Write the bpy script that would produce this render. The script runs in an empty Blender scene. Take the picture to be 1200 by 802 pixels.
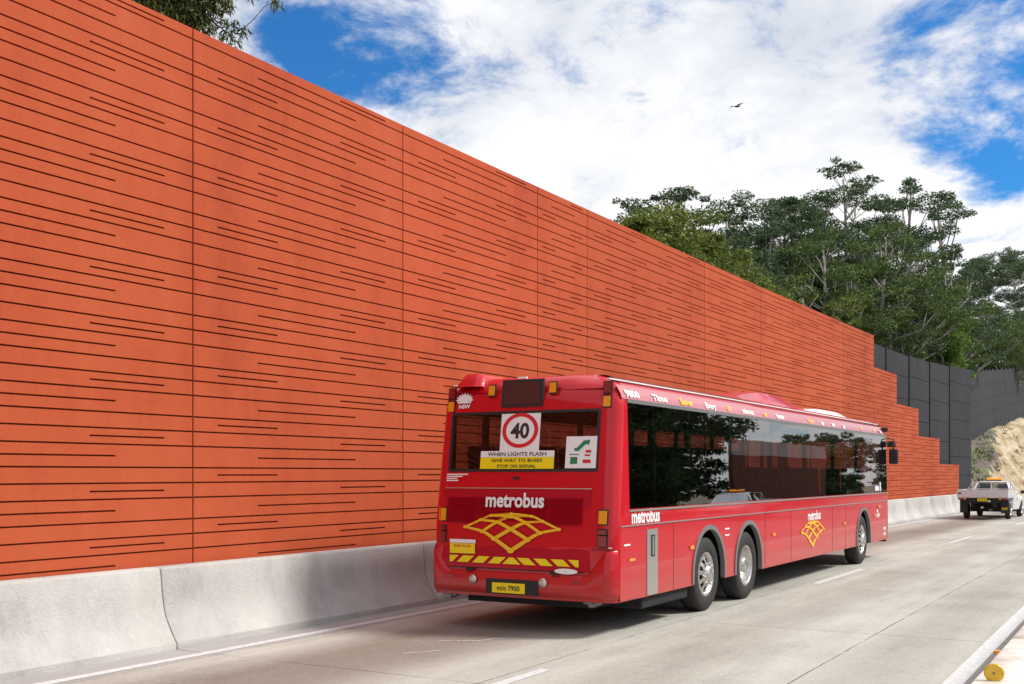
import bpy, bmesh, math, random
import numpy as np
from mathutils import noise as mnoise
from mathutils import Vector, Matrix
R = math.radians
S = bpy.context.scene
COL = S.collection

# ------------------------------------------------------------------ camera
# world: +Y runs along the road, +X to the right, camera above (0,0)
cd = bpy.data.cameras.new('camera')
cam = bpy.data.objects.new('camera', cd); COL.objects.link(cam)
cam.location = (0, 0, 1.87)
cam.rotation_euler = (R(90), 0, math.atan(760/1300))
cd.sensor_width = 36; cd.lens = 39.0
cd.shift_y = 154/1200
cd.clip_end = 6000; cd.clip_start = 0.05
S.camera = cam
S.render.resolution_x = 1024; S.render.resolution_y = 684
S.view_settings.view_transform = 'Standard'
S.view_settings.look = 'None'
S.view_settings.exposure = 0.30
S.view_settings.gamma = 1
S.view_settings.use_curve_mapping = False

# ------------------------------------------------------------------ sky and sun
SUN_EL = 46.0
SUN_DIR = Vector((0.80, 0.46, 0)).normalized()      # horizontal direction towards the sun
W = bpy.data.worlds.new('World'); S.world = W; W.use_nodes = True
nt = W.node_tree; nt.nodes.clear()
def N(tree, t, **kw):
    n = tree.nodes.new(t)
    for k, v in kw.items(): setattr(n, k, v)
    return n
def math_n(tree, op, a, b=None, clamp=False):
    n = N(tree, 'ShaderNodeMath', operation=op, use_clamp=clamp)
    for i, v in enumerate((a, b)):
        if v is None: continue
        if isinstance(v, (int, float)): n.inputs[i].default_value = v
        else: tree.links.new(v, n.inputs[i])
    return n.outputs[0]
def ramp(tree, fac, stops, interp='LINEAR'):
    n = N(tree, 'ShaderNodeValToRGB'); n.color_ramp.interpolation = interp
    e = n.color_ramp.elements
    while len(e) > 1: e.remove(e[-1])
    e[0].position, e[0].color = stops[0][0], stops[0][1]
    for p, c in stops[1:]:
        x = e.new(p); x.color = c
    tree.links.new(fac, n.inputs[0])
    return n.outputs[0]
def g(v, a=1): return (v, v, v, a)

sky = N(nt, 'ShaderNodeTexSky', sky_type='NISHITA', sun_disc=False)
sky.sun_elevation = R(SUN_EL)
sky.sun_rotation = math.atan2(SUN_DIR.x, SUN_DIR.y)
sky.air_density = 1.0; sky.dust_density = 0.3; sky.ozone_density = 2.5
tc = N(nt, 'ShaderNodeTexCoord')
sep = N(nt, 'ShaderNodeSeparateXYZ'); nt.links.new(tc.outputs['Generated'], sep.inputs[0])
den = math_n(nt, 'ADD', math_n(nt, 'MAXIMUM', sep.outputs[2], 0.0), 0.32)
cx = math_n(nt, 'DIVIDE', sep.outputs[0], den); cy = math_n(nt, 'DIVIDE', sep.outputs[1], den)
comb = N(nt, 'ShaderNodeCombineXYZ'); nt.links.new(cx, comb.inputs[0]); nt.links.new(cy, comb.inputs[1])
def wnoise(scale, detail, rough, off, dist=0.0):
    mp = N(nt, 'ShaderNodeMapping'); mp.inputs['Location'].default_value = off
    nt.links.new(comb.outputs[0], mp.inputs[0])
    n = N(nt, 'ShaderNodeTexNoise'); n.inputs['Scale'].default_value = scale
    n.inputs['Detail'].default_value = detail; n.inputs['Roughness'].default_value = rough
    n.inputs['Distortion'].default_value = dist
    nt.links.new(mp.outputs[0], n.inputs[0]); return n.outputs[0]
n_big = wnoise(1.7, 10, 0.62, (3.1, 1.7, 0), 0.15)
n_fine = wnoise(6.0, 12, 0.66, (7.3, 2.2, 1.0), 0.22)
# openings in the cloud deck, each a direction in the sky
def hole(d, size, amt):
    v = N(nt, 'ShaderNodeVectorMath', operation='DOT_PRODUCT')
    nt.links.new(tc.outputs['Generated'], v.inputs[0]); v.inputs[1].default_value = Vector(d).normalized()
    c = math.cos(R(size))
    m = N(nt, 'ShaderNodeMapRange'); m.interpolation_type = 'SMOOTHSTEP'
    nt.links.new(v.outputs['Value'], m.inputs[0]); m.inputs[1].default_value = c
    m.inputs[2].default_value = 1.0; m.inputs[3].default_value = 0; m.inputs[4].default_value = amt
    return m.outputs[0]
HOLES = [((-0.5655, 0.7392, 0.3659), 5.5, 0.48), ((-0.5878, 0.7356, 0.3368), 3.5, 0.16), ((-0.6338, 0.6904, 0.3488), 3.5, 0.36), ((-0.1067, 0.9434, 0.3139), 7.0, 0.56), ((-0.1502, 0.9599, 0.2366), 4.0, 0.08), ((-0.115, 0.9616, 0.2494), 4.0, 0.04), ((-0.1004, 0.9713, 0.2155), 3.5, 0.12), ((0.6, -0.5, 0.7), 25, 0.3), ((0.3, 0.9, 0.9), 18, 0.15)]
hs = None
for hdef in HOLES:
    o = hole(*hdef); hs = o if hs is None else math_n(nt, 'ADD', hs, o)
cover = math_n(nt, 'ADD', math_n(nt, 'MULTIPLY', math_n(nt, 'SUBTRACT', n_big, 0.5), 1.25), math_n(nt, 'MULTIPLY', math_n(nt, 'SUBTRACT', n_fine, 0.5), 1.9))
cover = math_n(nt, 'SUBTRACT', math_n(nt, 'ADD', cover, 0.80), hs)
mask = N(nt, 'ShaderNodeMapRange'); mask.interpolation_type = 'SMOOTHSTEP'
nt.links.new(cover, mask.inputs[0]); mask.inputs[1].default_value = 0.18; mask.inputs[2].default_value = 0.70
mask.inputs[3].default_value = 0; mask.inputs[4].default_value = 1
shade = math_n(nt, 'ADD', math_n(nt, 'MULTIPLY', wnoise(1.1, 6, 0.55, (5.9, 0.4, 2.0), 0.3), 0.7), math_n(nt, 'MULTIPLY', n_fine, 0.3))
ccol = ramp(nt, shade, [(0.36, (4.6, 5.1, 6.0, 1)), (0.47, (6.3, 6.6, 7.2, 1)), (0.57, (8.6, 8.6, 8.7, 1))])
skc = N(nt, 'ShaderNodeMix', data_type='RGBA', blend_type='MULTIPLY'); skc.inputs[0].default_value = 1
nt.links.new(sky.outputs[0], skc.inputs[6]); skc.inputs[7].default_value = (0.22, 0.72, 1.15, 1)
mx = N(nt, 'ShaderNodeMix', data_type='RGBA')
nt.links.new(mask.outputs[0], mx.inputs[0]); nt.links.new(skc.outputs[2], mx.inputs[6]); nt.links.new(ccol, mx.inputs[7])
bg = N(nt, 'ShaderNodeBackground'); bg.inputs[1].default_value = 0.10
nt.links.new(mx.outputs[2], bg.inputs[0])
wo = N(nt, 'ShaderNodeOutputWorld'); nt.links.new(bg.outputs[0], wo.inputs[0])

sl = bpy.data.lights.new('sun', 'SUN'); sl.energy = 3.4; sl.angle = R(12); sl.color = (1.0, 0.955, 0.88)
so = bpy.data.objects.new('sun', sl); COL.objects.link(so)
sd = Vector((SUN_DIR.x*math.cos(R(SUN_EL)), SUN_DIR.y*math.cos(R(SUN_EL)), math.sin(R(SUN_EL))))
so.rotation_euler = sd.to_track_quat('Z', 'Y').to_euler(); so.location = (30, 10, 40)

# ------------------------------------------------------------------ helpers
def off(Y):                       # gentle right-hand bend of the road
    if Y < 13: return 0.0
    if Y < 40: return .0005*(Y-13)**2
    return .3645+.027*(Y-40)+(.0004*(Y-70)**2 if Y > 70 else 0)

def mat(name, color, rough=0.6, metal=0.0, coat=0.0, var=0.0, scale=5.0, bump=0.0, bscale=60.0, spec=0.5, emis=None, var2=None, coord='Object'):
    m = bpy.data.materials.new(name); m.use_nodes = True
    t = m.node_tree; b = t.nodes['Principled BSDF']
    b.inputs['Roughness'].default_value = rough; b.inputs['Metallic'].default_value = metal
    b.inputs['Coat Weight'].default_value = coat; b.inputs['Coat Roughness'].default_value = 0.04
    b.inputs['Specular IOR Level'].default_value = spec
    c4 = (*color, 1)
    b.inputs['Base Color'].default_value = c4
    tcn = N(t, 'ShaderNodeTexCoord')
    if var > 0:
        n = N(t, 'ShaderNodeTexNoise'); n.inputs['Scale'].default_value = scale; n.inputs['Detail'].default_value = 8
        n.inputs['Roughness'].default_value = 0.65
        t.links.new(tcn.outputs[coord], n.inputs[0])
        lo = var2 or tuple(c*(1-var) for c in color); hi = tuple(min(1, c*(1+var*0.6)) for c in color)
        o = ramp(t, n.outputs[0], [(0.3, (*lo, 1)), (0.7, (*hi, 1))]); t.links.new(o, b.inputs['Base Color'])
    if bump > 0:
        n = N(t, 'ShaderNodeTexNoise'); n.inputs['Scale'].default_value = bscale; n.inputs['Detail'].default_value = 6
        t.links.new(tcn.outputs[coord], n.inputs[0])
        bp = N(t, 'ShaderNodeBump'); bp.inputs['Strength'].default_value = bump; bp.inputs['Distance'].default_value = 0.02
        t.links.new(n.outputs[0], bp.inputs['Height']); t.links.new(bp.outputs[0], b.inputs['Normal'])
    if emis:
        b.inputs['Emission Color'].default_value = (*emis[:3], 1); b.inputs['Emission Strength'].default_value = emis[3]
    return m

class MB:
    def __init__(s): s.v = []; s.f = []; s.mi = []; s.sm = []
    def add(s, vs, fs, mi=0, smooth=False):
        o = len(s.v); s.v += [tuple(p) for p in vs]
        for f in fs: s.f.append(tuple(i+o for i in f)); s.mi.append(mi); s.sm.append(smooth)
        return s
    def box(s, a, b, mi=0):
        (x0, y0, z0), (x1, y1, z1) = a, b
        vs = [(x0,y0,z0),(x1,y0,z0),(x1,y1,z0),(x0,y1,z0),(x0,y0,z1),(x1,y0,z1),(x1,y1,z1),(x0,y1,z1)]
        return s.add(vs, [(0,3,2,1),(4,5,6,7),(0,1,5,4),(1,2,6,5),(2,3,7,6),(3,0,4,7)], mi)
    def quad(s, a, b, c, d, mi=0): return s.add([a, b, c, d], [(0, 1, 2, 3)], mi)
    def prism(s, poly, fn, d0, d1, mi=0, smooth_side=False):
        """poly in 2D, fn(u, v, d) -> 3D"""
        n = len(poly)
        vs = [fn(u, v, d0) for u, v in poly] + [fn(u, v, d1) for u, v in poly]
        fs = [tuple(range(n-1, -1, -1)), tuple(range(n, 2*n))]
        o = len(s.v); s.v += [tuple(p) for p in vs]
        for f in fs: s.f.append(tuple(i+o for i in f)); s.mi.append(mi); s.sm.append(False)
        for i in range(n):
            j = (i+1) % n
            s.f.append((o+i, o+j, o+n+j, o+n+i)); s.mi.append(mi); s.sm.append(smooth_side)
        return s
    def tube(s, pts, rad, seg=8, mi=0, caps=True):
        pts = [Vector(p) for p in pts]; n = len(pts)
        if isinstance(rad, (int, float)): rad = [rad]*n
        o = len(s.v)
        prev = None
        for i, p in enumerate(pts):
            d = (pts[min(i+1, n-1)]-pts[max(i-1, 0)]).normalized()
            if prev is None:
                a = d.cross(Vector((0, 0, 1)))
                if a.length < 1e-3: a = d.cross(Vector((1, 0, 0)))
            else: a = prev-d*prev.dot(d)
            a.normalize(); prev = a; b = d.cross(a)
            for k in range(seg):
                t = 2*math.pi*k/seg
                s.v.append(tuple(p+(a*math.cos(t)+b*math.sin(t))*rad[i]))
        for i in range(n-1):
            for k in range(seg):
                k2 = (k+1) % seg
                s.f.append((o+i*seg+k, o+i*seg+k2, o+(i+1)*seg+k2, o+(i+1)*seg+k)); s.mi.append(mi); s.sm.append(True)
        if caps:
            s.f.append(tuple(o+k for k in range(seg-1, -1, -1))); s.mi.append(mi); s.sm.append(False)
            s.f.append(tuple(o+(n-1)*seg+k for k in range(seg))); s.mi.append(mi); s.sm.append(False)
        return s
    def lathe(s, prof, c, axis='x', seg=40, mi=0, sgn=1):
        """prof: list of (axial, radius) ; axis x"""
        o = len(s.v); n = len(prof)
        for ax, r in prof:
            for k in range(seg):
                t = 2*math.pi*k/seg
                if axis == 'x': s.v.append((c[0]+sgn*ax, c[1]+r*math.cos(t), c[2]+r*math.sin(t)))
                elif axis == 'y': s.v.append((c[0]+r*math.cos(t), c[1]+ax, c[2]+r*math.sin(t)))
                else: s.v.append((c[0]+r*math.cos(t), c[1]+r*math.sin(t), c[2]+ax))
        for i in range(n-1):
            for k in range(seg):
                k2 = (k+1) % seg
                s.f.append((o+i*seg+k, o+i*seg+k2, o+(i+1)*seg+k2, o+(i+1)*seg+k)); s.mi.append(mi); s.sm.append(True)
        return s
    def build(s, name, mats, parent=None, loc=None, bevel=0.0, fixn=True, smooth_angle=None):
        me = bpy.data.meshes.new(name); me.from_pydata(s.v, [], s.f); 
        if not isinstance(mats, (list, tuple)): mats = [mats]
        for m in mats: me.materials.append(m)
        me.polygons.foreach_set('material_index', s.mi); me.polygons.foreach_set('use_smooth', s.sm)
        if fixn or bevel:
            bm = bmesh.new(); bm.from_mesh(me)
            if fixn: bmesh.ops.recalc_face_normals(bm, faces=bm.faces)
            if bevel:
                bmesh.ops.bevel(bm, geom=[e for e in bm.edges if len(e.link_faces) == 2 and e.calc_face_angle(0) > 0.5], offset=bevel, segments=2, profile=0.5, affect='EDGES', clamp_overlap=True)
            bm.to_mesh(me); bm.free()
        me.update()
        o = bpy.data.objects.new(name, me); COL.objects.link(o)
        if parent is not None: o.parent = parent
        if loc is not None: o.location = loc
        return o

def tag(o, label=None, cat=None, group=None, kind=None):
    if label: o['label'] = label
    if cat: o['category'] = cat
    if group: o['group'] = group
    if kind: o['kind'] = kind
    return o
def empty(name, loc, rz=0):
    o = bpy.data.objects.new(name, None); COL.objects.link(o)
    o.location = loc; o.rotation_euler = (0, 0, rz); o.empty_display_size = 0.3
    return o
def copy_tree(o, parent=None):
    c = o.copy(); COL.objects.link(c)
    if parent is not None: c.parent = parent
    for ch in list(o.children): copy_tree(ch, c)
    return c
def text_part(txt, name, size, m, fn, parent, bold=0.0, sx=1.0, label=None):
    """fn(u, v) -> 3D ; text centred on u=0, baseline v=0"""
    cu = bpy.data.curves.new(name, 'FONT'); cu.body = txt; cu.size = size; cu.align_x = 'CENTER'
    cu.offset = bold; cu.resolution_u = 3
    to = bpy.data.objects.new(name, cu); COL.objects.link(to)
    dg = bpy.context.evaluated_depsgraph_get()
    me = bpy.data.meshes.new_from_object(to.evaluated_get(dg))
    bpy.data.objects.remove(to)
    for v in me.vertices: v.co = fn(v.co.x*sx, v.co.y)
    me.materials.clear(); me.materials.append(m)
    bm = bmesh.new(); bm.from_mesh(me)
    bm.to_mesh(me); bm.free(); me.update()
    o = bpy.data.objects.new(name, me); COL.objects.link(o); o.parent = parent
    if label: o['label'] = label
    return o

# ------------------------------------------------------------------ materials of the setting
def concrete_wall_mat(name, base, dark, pale, streak=0.35, bs=0.35, pan=0.0):
    m = bpy.data.materials.new(name); m.use_nodes = True; t = m.node_tree; b = t.nodes['Principled BSDF']
    tcn = N(t, 'ShaderNodeTexCoord')
    geo = tcn.outputs['Object']
    def noise(scale, sc3, detail=6, rough=0.6, loc=(0, 0, 0)):
        mp = N(t, 'ShaderNodeMapping'); mp.inputs['Scale'].default_value = sc3; mp.inputs['Location'].default_value = loc
        t.links.new(geo, mp.inputs[0]); n = N(t, 'ShaderNodeTexNoise')
        n.inputs['Scale'].default_value = scale; n.inputs['Detail'].default_value = detail; n.inputs['Roughness'].default_value = rough
        t.links.new(mp.outputs[0], n.inputs[0]); return n.outputs[0]
    big = noise(0.45, (1, 1, 1), 5, 0.55); st = noise(2.2, (1, 1, 0.16), 7, 0.65, (4, 2, 1)); fine = noise(38, (1, 1, 1), 5, 0.7)
    mid = noise(3.0, (1, 1, 1), 6, 0.6, (9, 3, 2))
    f = math_n(t, 'ADD', math_n(t, 'MULTIPLY', big, 0.5), math_n(t, 'ADD', math_n(t, 'MULTIPLY', st, streak), math_n(t, 'MULTIPLY', mid, 0.5-streak+0.0)))
    fine2 = noise(11, (1, 1, .7), 6, 0.75, (2, 5, 8))
    f = math_n(t, 'ADD', math_n(t, 'MULTIPLY', f, 0.72), math_n(t, 'ADD', math_n(t, 'MULTIPLY', fine, 0.12), math_n(t, 'MULTIPLY', fine2, 0.16)))
    c = ramp(t, f, [(0.36, (*dark, 1)), (0.49, (*base, 1)), (0.66, (*pale, 1))])
    # small air holes
    vo = N(t, 'ShaderNodeTexVoronoi'); vo.inputs['Scale'].default_value = 9; t.links.new(geo, vo.inputs[0])
    dots = math_n(t, 'LESS_THAN', vo.outputs['Distance'], 0.045)
    mxn = N(t, 'ShaderNodeMix', data_type='RGBA'); t.links.new(math_n(t, 'MULTIPLY', dots, 0.5), mxn.inputs[0])
    t.links.new(c, mxn.inputs[6]); mxn.inputs[7].default_value = (*[x*0.4 for x in dark], 1)
    outc = mxn.outputs[2]
    if pan:                                             # each cast panel has its own tone
        oi = N(t, 'ShaderNodeObjectInfo'); hv = N(t, 'ShaderNodeHueSaturation')
        t.links.new(math_n(t, 'ADD', math_n(t, 'MULTIPLY', oi.outputs['Random'], pan), 1-pan/2), hv.inputs['Value'])
        t.links.new(outc, hv.inputs['Color']); outc = hv.outputs[0]
    t.links.new(outc, b.inputs['Base Color'])
    b.inputs['Roughness'].default_value = 0.85; b.inputs['Specular IOR Level'].default_value = 0.25
    bp = N(t, 'ShaderNodeBump'); bp.inputs['Strength'].default_value = bs; bp.inputs['Distance'].default_value = 0.012
    t.links.new(math_n(t, 'ADD', fine, mid), bp.inputs['Height']); t.links.new(bp.outputs[0], b.inputs['Normal'])
    return m
M = {}
M['red_wall'] = concrete_wall_mat('terracotta_concrete', (0.43, 0.076, 0.027), (0.335, 0.050, 0.020), (0.485, 0.100, 0.040), pan=0.14)
M['dark_wall'] = concrete_wall_mat('charcoal_concrete', (0.032, 0.032, 0.038), (0.022, 0.022, 0.027), (0.046, 0.046, 0.052))
M['backing'] = mat('seam_block_dark', (0.06, 0.03, 0.025), 0.9)  # dark tone of the added slab that blocks light at the panel seams
M['concrete'] = concrete_wall_mat('barrier_concrete', (0.47, 0.455, 0.435), (0.31, 0.30, 0.29), (0.60, 0.585, 0.56), 0.28, 1.0)
M['white_conc'] = mat('white_painted_concrete', (0.74, 0.72, 0.68), 0.75, var=0.35, scale=3.5, bump=0.25, bscale=25, var2=(0.36, 0.27, 0.19))
M['white_paint'] = mat('road_paint', (0.64, 0.64, 0.64), 0.6, var=0.22, scale=14, bump=0.2, bscale=90)

def road_mat():
    m = bpy.data.materials.new('road_concrete'); m.use_nodes = True; t = m.node_tree; b = t.nodes['Principled BSDF']
    uv = N(t, 'ShaderNodeUVMap'); uv.uv_map = 'UVMap'
    sp = N(t, 'ShaderNodeSeparateXYZ'); t.links.new(uv.outputs[0], sp.inputs[0])
    u, v = sp.outputs[0], sp.outputs[1]
    def noise(scale, sc3, detail=6, rough=0.6, loc=(0, 0, 0)):
        mp = N(t, 'ShaderNodeMapping'); mp.inputs['Scale'].default_value = sc3; mp.inputs['Location'].default_value = loc
        t.links.new(uv.outputs[0], mp.inputs[0]); n = N(t, 'ShaderNodeTexNoise')
        n.inputs['Scale'].default_value = scale; n.inputs['Detail'].default_value = detail; n.inputs['Roughness'].default_value = rough
        t.links.new(mp.outputs[0], n.inputs[0]); return n.outputs[0]
    big = noise(0.5, (1, 0.5, 1)); streak = noise(3.0, (1, 0.12, 1), 6, 0.65, (3, 1, 0)); fine = noise(34, (1, .45, 1), 6, 0.8)
    tine = noise(1.0, (5, 60, 1), 4, 0.6, (1, 4, 2))
    f = math_n(t, 'ADD', math_n(t, 'MULTIPLY', big, 0.35), math_n(t, 'ADD', math_n(t, 'MULTIPLY', streak, 0.22), math_n(t, 'ADD', math_n(t, 'MULTIPLY', fine, 0.28), math_n(t, 'MULTIPLY', noise(14, (1, .5, 1), 5, .7), 0.15))))
    c = ramp(t, f, [(0.40, (0.29, 0.275, 0.24, 1)), (0.5, (0.42, 0.405, 0.36, 1)), (0.60, (0.52, 0.507, 0.455, 1))])
    # tyre-darkened tracks of the nearside lane (u = metres from the road axis)
    def band(cen, half, amt):
        d = math_n(t, 'ABSOLUTE', math_n(t, 'SUBTRACT', u, cen))
        mr = N(t, 'ShaderNodeMapRange'); mr.interpolation_type = 'SMOOTHSTEP'
        t.links.new(d, mr.inputs[0]); mr.inputs[1].default_value = half; mr.inputs[2].default_value = half*0.25
        mr.inputs[3].default_value = 0; mr.inputs[4].default_value = amt
        return mr.outputs[0]
    tr = math_n(t, 'ADD', math_n(t, 'ADD', band(-7.0, 1.2, 0.85), band(-2.35, 0.6, 0.30)), band(-4.15, 0.6, 0.30))
    tr = math_n(t, 'MULTIPLY', tr, math_n(t, 'ADD', streak, 0.35))
    mm = N(t, 'ShaderNodeMix', data_type='RGBA', blend_type='MULTIPLY'); t.links.new(tr, mm.inputs[0])
    t.links.new(c, mm.inputs[6]); mm.inputs[7].default_value = (0.45, 0.36, 0.33, 1)
    # bluish smoother shoulder next to the barrier
    shm = N(t, 'ShaderNodeMapRange'); t.links.new(u, shm.inputs[0]); shm.inputs[1].default_value = -8.40; shm.inputs[2].default_value = -8.42
    shm.inputs[3].default_value = 0; shm.inputs[4].default_value = 0.8
    m2 = N(t, 'ShaderNodeMix', data_type='RGBA'); t.links.new(shm.outputs[0], m2.inputs[0]); t.links.new(mm.outputs[2], m2.inputs[6])
    t.links.new(ramp(t, f, [(0.35, (0.30, 0.285, 0.28, 1)), (0.65, (0.42, 0.405, 0.40, 1))]), m2.inputs[7])
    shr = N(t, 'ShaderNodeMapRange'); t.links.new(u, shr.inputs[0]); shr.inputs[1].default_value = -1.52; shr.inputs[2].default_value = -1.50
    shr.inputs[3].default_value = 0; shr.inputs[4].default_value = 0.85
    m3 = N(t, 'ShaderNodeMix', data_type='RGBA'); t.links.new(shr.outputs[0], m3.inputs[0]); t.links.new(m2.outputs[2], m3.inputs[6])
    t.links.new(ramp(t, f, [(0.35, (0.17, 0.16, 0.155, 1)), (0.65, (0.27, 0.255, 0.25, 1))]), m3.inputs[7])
    # joints
    wob = math_n(t, 'MULTIPLY', math_n(t, 'SUBTRACT', noise(4, (1, 1, 1), 4, 0.7, (7, 7, 1)), 0.5), 0.035)
    def joint_at(coord, pos, w):
        d = math_n(t, 'ABSOLUTE', math_n(t, 'SUBTRACT', math_n(t, 'ADD', coord, wob), pos))
        return math_n(t, 'LESS_THAN', d, w)
    per = math_n(t, 'PINGPONG', math_n(t, 'ADD', math_n(t, 'ADD', v, wob), -8.37+4.9*4), 2.45)
    jt = math_n(t, 'LESS_THAN', per, 0.008)
    jl = joint_at(u, -2.86, 0.007)
    jm = joint_at(u, -5.25, 0.006)
    jr = joint_at(u, -8.40, 0.006)
    js = math_n(t, 'MAXIMUM', math_n(t, 'MAXIMUM', jt, jl), math_n(t, 'MAXIMUM', jm, jr))
    brk = ramp(t, noise(1.6, (1, 1, 1), 5, 0.6, (2, 8, 3)), [(0.40, g(0.25)), (0.55, g(1))])
    js = math_n(t, 'MULTIPLY', js, brk)
    m4 = N(t, 'ShaderNodeMix', data_type='RGBA'); t.links.new(js, m4.inputs[0]); t.links.new(m3.outputs[2], m4.inputs[6]); m4.inputs[7].default_value = (0.07, 0.06, 0.05, 1)
    t.links.new(m4.outputs[2], b.inputs['Base Color'])
    b.inputs['Roughness'].default_value = 0.8; b.inputs['Specular IOR Level'].default_value = 0.3
    bp = N(t, 'ShaderNodeBump'); bp.inputs['Strength'].default_value = 0.4; bp.inputs['Distance'].default_value = 0.006
    hh = math_n(t, 'SUBTRACT', math_n(t, 'ADD', fine, math_n(t, 'MULTIPLY', tine, 0.8)), math_n(t, 'MULTIPLY', js, 1.5))
    t.links.new(hh, bp.inputs['Height']); t.links.new(bp.outputs[0], b.inputs['Normal'])
    return m
M['road'] = road_mat()

def slope_mat():
    m = bpy.data.materials.new('cut_slope'); m.use_nodes = True; t = m.node_tree; b = t.nodes['Principled BSDF']
    tcn = N(t, 'ShaderNodeTexCoord'); geo = tcn.outputs['Object']
    sp = N(t, 'ShaderNodeSeparateXYZ'); t.links.new(geo, sp.inputs[0])
    def noise(scale, sc3=(1, 1, 1), detail=7, rough=0.65):
        mp = N(t, 'ShaderNodeMapping'); mp.inputs['Scale'].default_value = sc3; t.links.new(geo, mp.inputs[0])
        n = N(t, 'ShaderNodeTexNoise'); n.inputs['Scale'].default_value = scale; n.inputs['Detail'].default_value = detail
        n.inputs['Roughness'].default_value = rough; t.links.new(mp.outputs[0], n.inputs[0]); return n.outputs[0]
    sand = ramp(t, noise(0.9, (1, 0.35, 1.6)), [(0.32, (0.16, 0.09, 0.05, 1)), (0.42, (0.34, 0.25, 0.14, 1)), (0.55, (0.50, 0.41, 0.27, 1)), (0.7, (0.60, 0.53, 0.41, 1))])
    mulch = ramp(t, noise(6.0), [(0.35, (0.09, 0.07, 0.062, 1)), (0.65, (0.20, 0.165, 0.145, 1))])
    weed = ramp(t, noise(5.0), [(0.35, (0.08, 0.10, 0.03, 1)), (0.65, (0.22, 0.24, 0.09, 1))])
    # mulch lies on the upper near part of the slope; position set in metres along the road
    a = math_n(t, 'MULTIPLY', math_n(t, 'SUBTRACT', noise(0.5), 0.5), 4.0)
    a = math_n(t, 'ADD', a, math_n(t, 'SUBTRACT', sp.outputs[2], math_n(t, 'MULTIPLY', math_n(t, 'SUBTRACT', sp.outputs[1], 75.0), 0.2)))
    mr = N(t, 'ShaderNodeMapRange'); t.links.new(a, mr.inputs[0])
    mr.inputs[1].default_value = 1.15; mr.inputs[2].default_value = 1.4; mr.inputs[3].default_value = 0; mr.inputs[4].default_value = 1
    m1 = N(t, 'ShaderNodeMix', data_type='RGBA'); t.links.new(mr.outputs[0], m1.inputs[0]); t.links.new(sand, m1.inputs[6]); t.links.new(mulch, m1.inputs[7])
    wd = ramp(t, noise(0.55, (1, 0.5, 1.5)), [(0.52, g(0)), (0.58, g(0.85))])
    wd = math_n(t, 'MULTIPLY', wd, mr.outputs[0])
    m2 = N(t, 'ShaderNodeMix', data_type='RGBA'); t.links.new(wd, m2.inputs[0]); t.links.new(m1.outputs[2], m2.inputs[6]); t.links.new(weed, m2.inputs[7])
    # forest floor behind the walls
    ff = N(t, 'ShaderNodeMapRange'); t.links.new(sp.outputs[0], ff.inputs[0]); ff.inputs[1].default_value = -12.6; ff.inputs[2].default_value = -13.4
    ff.inputs[3].default_value = 0; ff.inputs[4].default_value = 1
    m3 = N(t, 'ShaderNodeMix', data_type='RGBA'); t.links.new(ff.outputs[0], m3.inputs[0]); t.links.new(m2.outputs[2], m3.inputs[6]); m3.inputs[7].default_value = (0.06, 0.055, 0.03, 1)
    t.links.new(m3.outputs[2], b.inputs['Base Color']); b.inputs['Roughness'].default_value = 0.95
    bp = N(t, 'ShaderNodeBump'); bp.inputs['Strength'].default_value = 0.9; bp.inputs['Distance'].default_value = 0.25
    t.links.new(noise(2.2, (1, 0.5, 1.5)), bp.inputs['Height']); t.links.new(bp.outputs[0], b.inputs['Normal'])
    return m

# ------------------------------------------------------------------ ground, road, markings
gm = mat('dry_ground', (0.17, 0.16, 0.10), 0.95, var=0.4, scale=0.05, bump=0.5, bscale=2)
b = MB(); b.quad((-3000, -3000, -0.12), (3000, -3000, -0.12), (3000, 3000, -0.12), (-3000, 3000, -0.12))
tag(b.build('ground', gm), kind='structure')

def strip(name, u0, u1, y0, y1, z, material, step=1.5, parent=None):
    n = max(1, int(math.ceil((y1-y0)/step))); vs = []; fs = []; uvs = []
    for i in range(n+1):
        Y = y0+(y1-y0)*i/n
        vs += [(u0+off(Y), Y, z), (u1+off(Y), Y, z)]; uvs += [(u0, Y), (u1, Y)]
        if i < n: fs.append((2*i, 2*i+1, 2*i+3, 2*i+2))
    me = bpy.data.meshes.new(name); me.from_pydata(vs, [], fs); me.materials.append(material)
    ul = me.uv_layers.new(name='UVMap')
    for l in me.loops: ul.data[l.index].uv = uvs[l.vertex_index]
    o = bpy.data.objects.new(name, me); COL.objects.link(o)
    if parent: o.parent = parent
    return o
tag(strip('road', -9.6, 12.0, -25, 260, 0.0, M['road'], 2.0), kind='structure')
tag(strip('edge_line', -8.63, -8.49, -5, 200, 0.004, M['white_paint']), 'long white painted line beside the foot of the concrete barrier', kind='structure')
tag(strip('edge_line', -1.675, -1.51, -5, 200, 0.004, M['white_paint']), 'broad white painted line along the near side of the road', kind='structure')
for k in range(-1, 15):
    y0 = 5.95+12.85*k
    tag(strip('lane_dash', -5.12, -5.00, y0, y0+3.35, 0.004, M['white_paint']), kind='structure')
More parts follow.
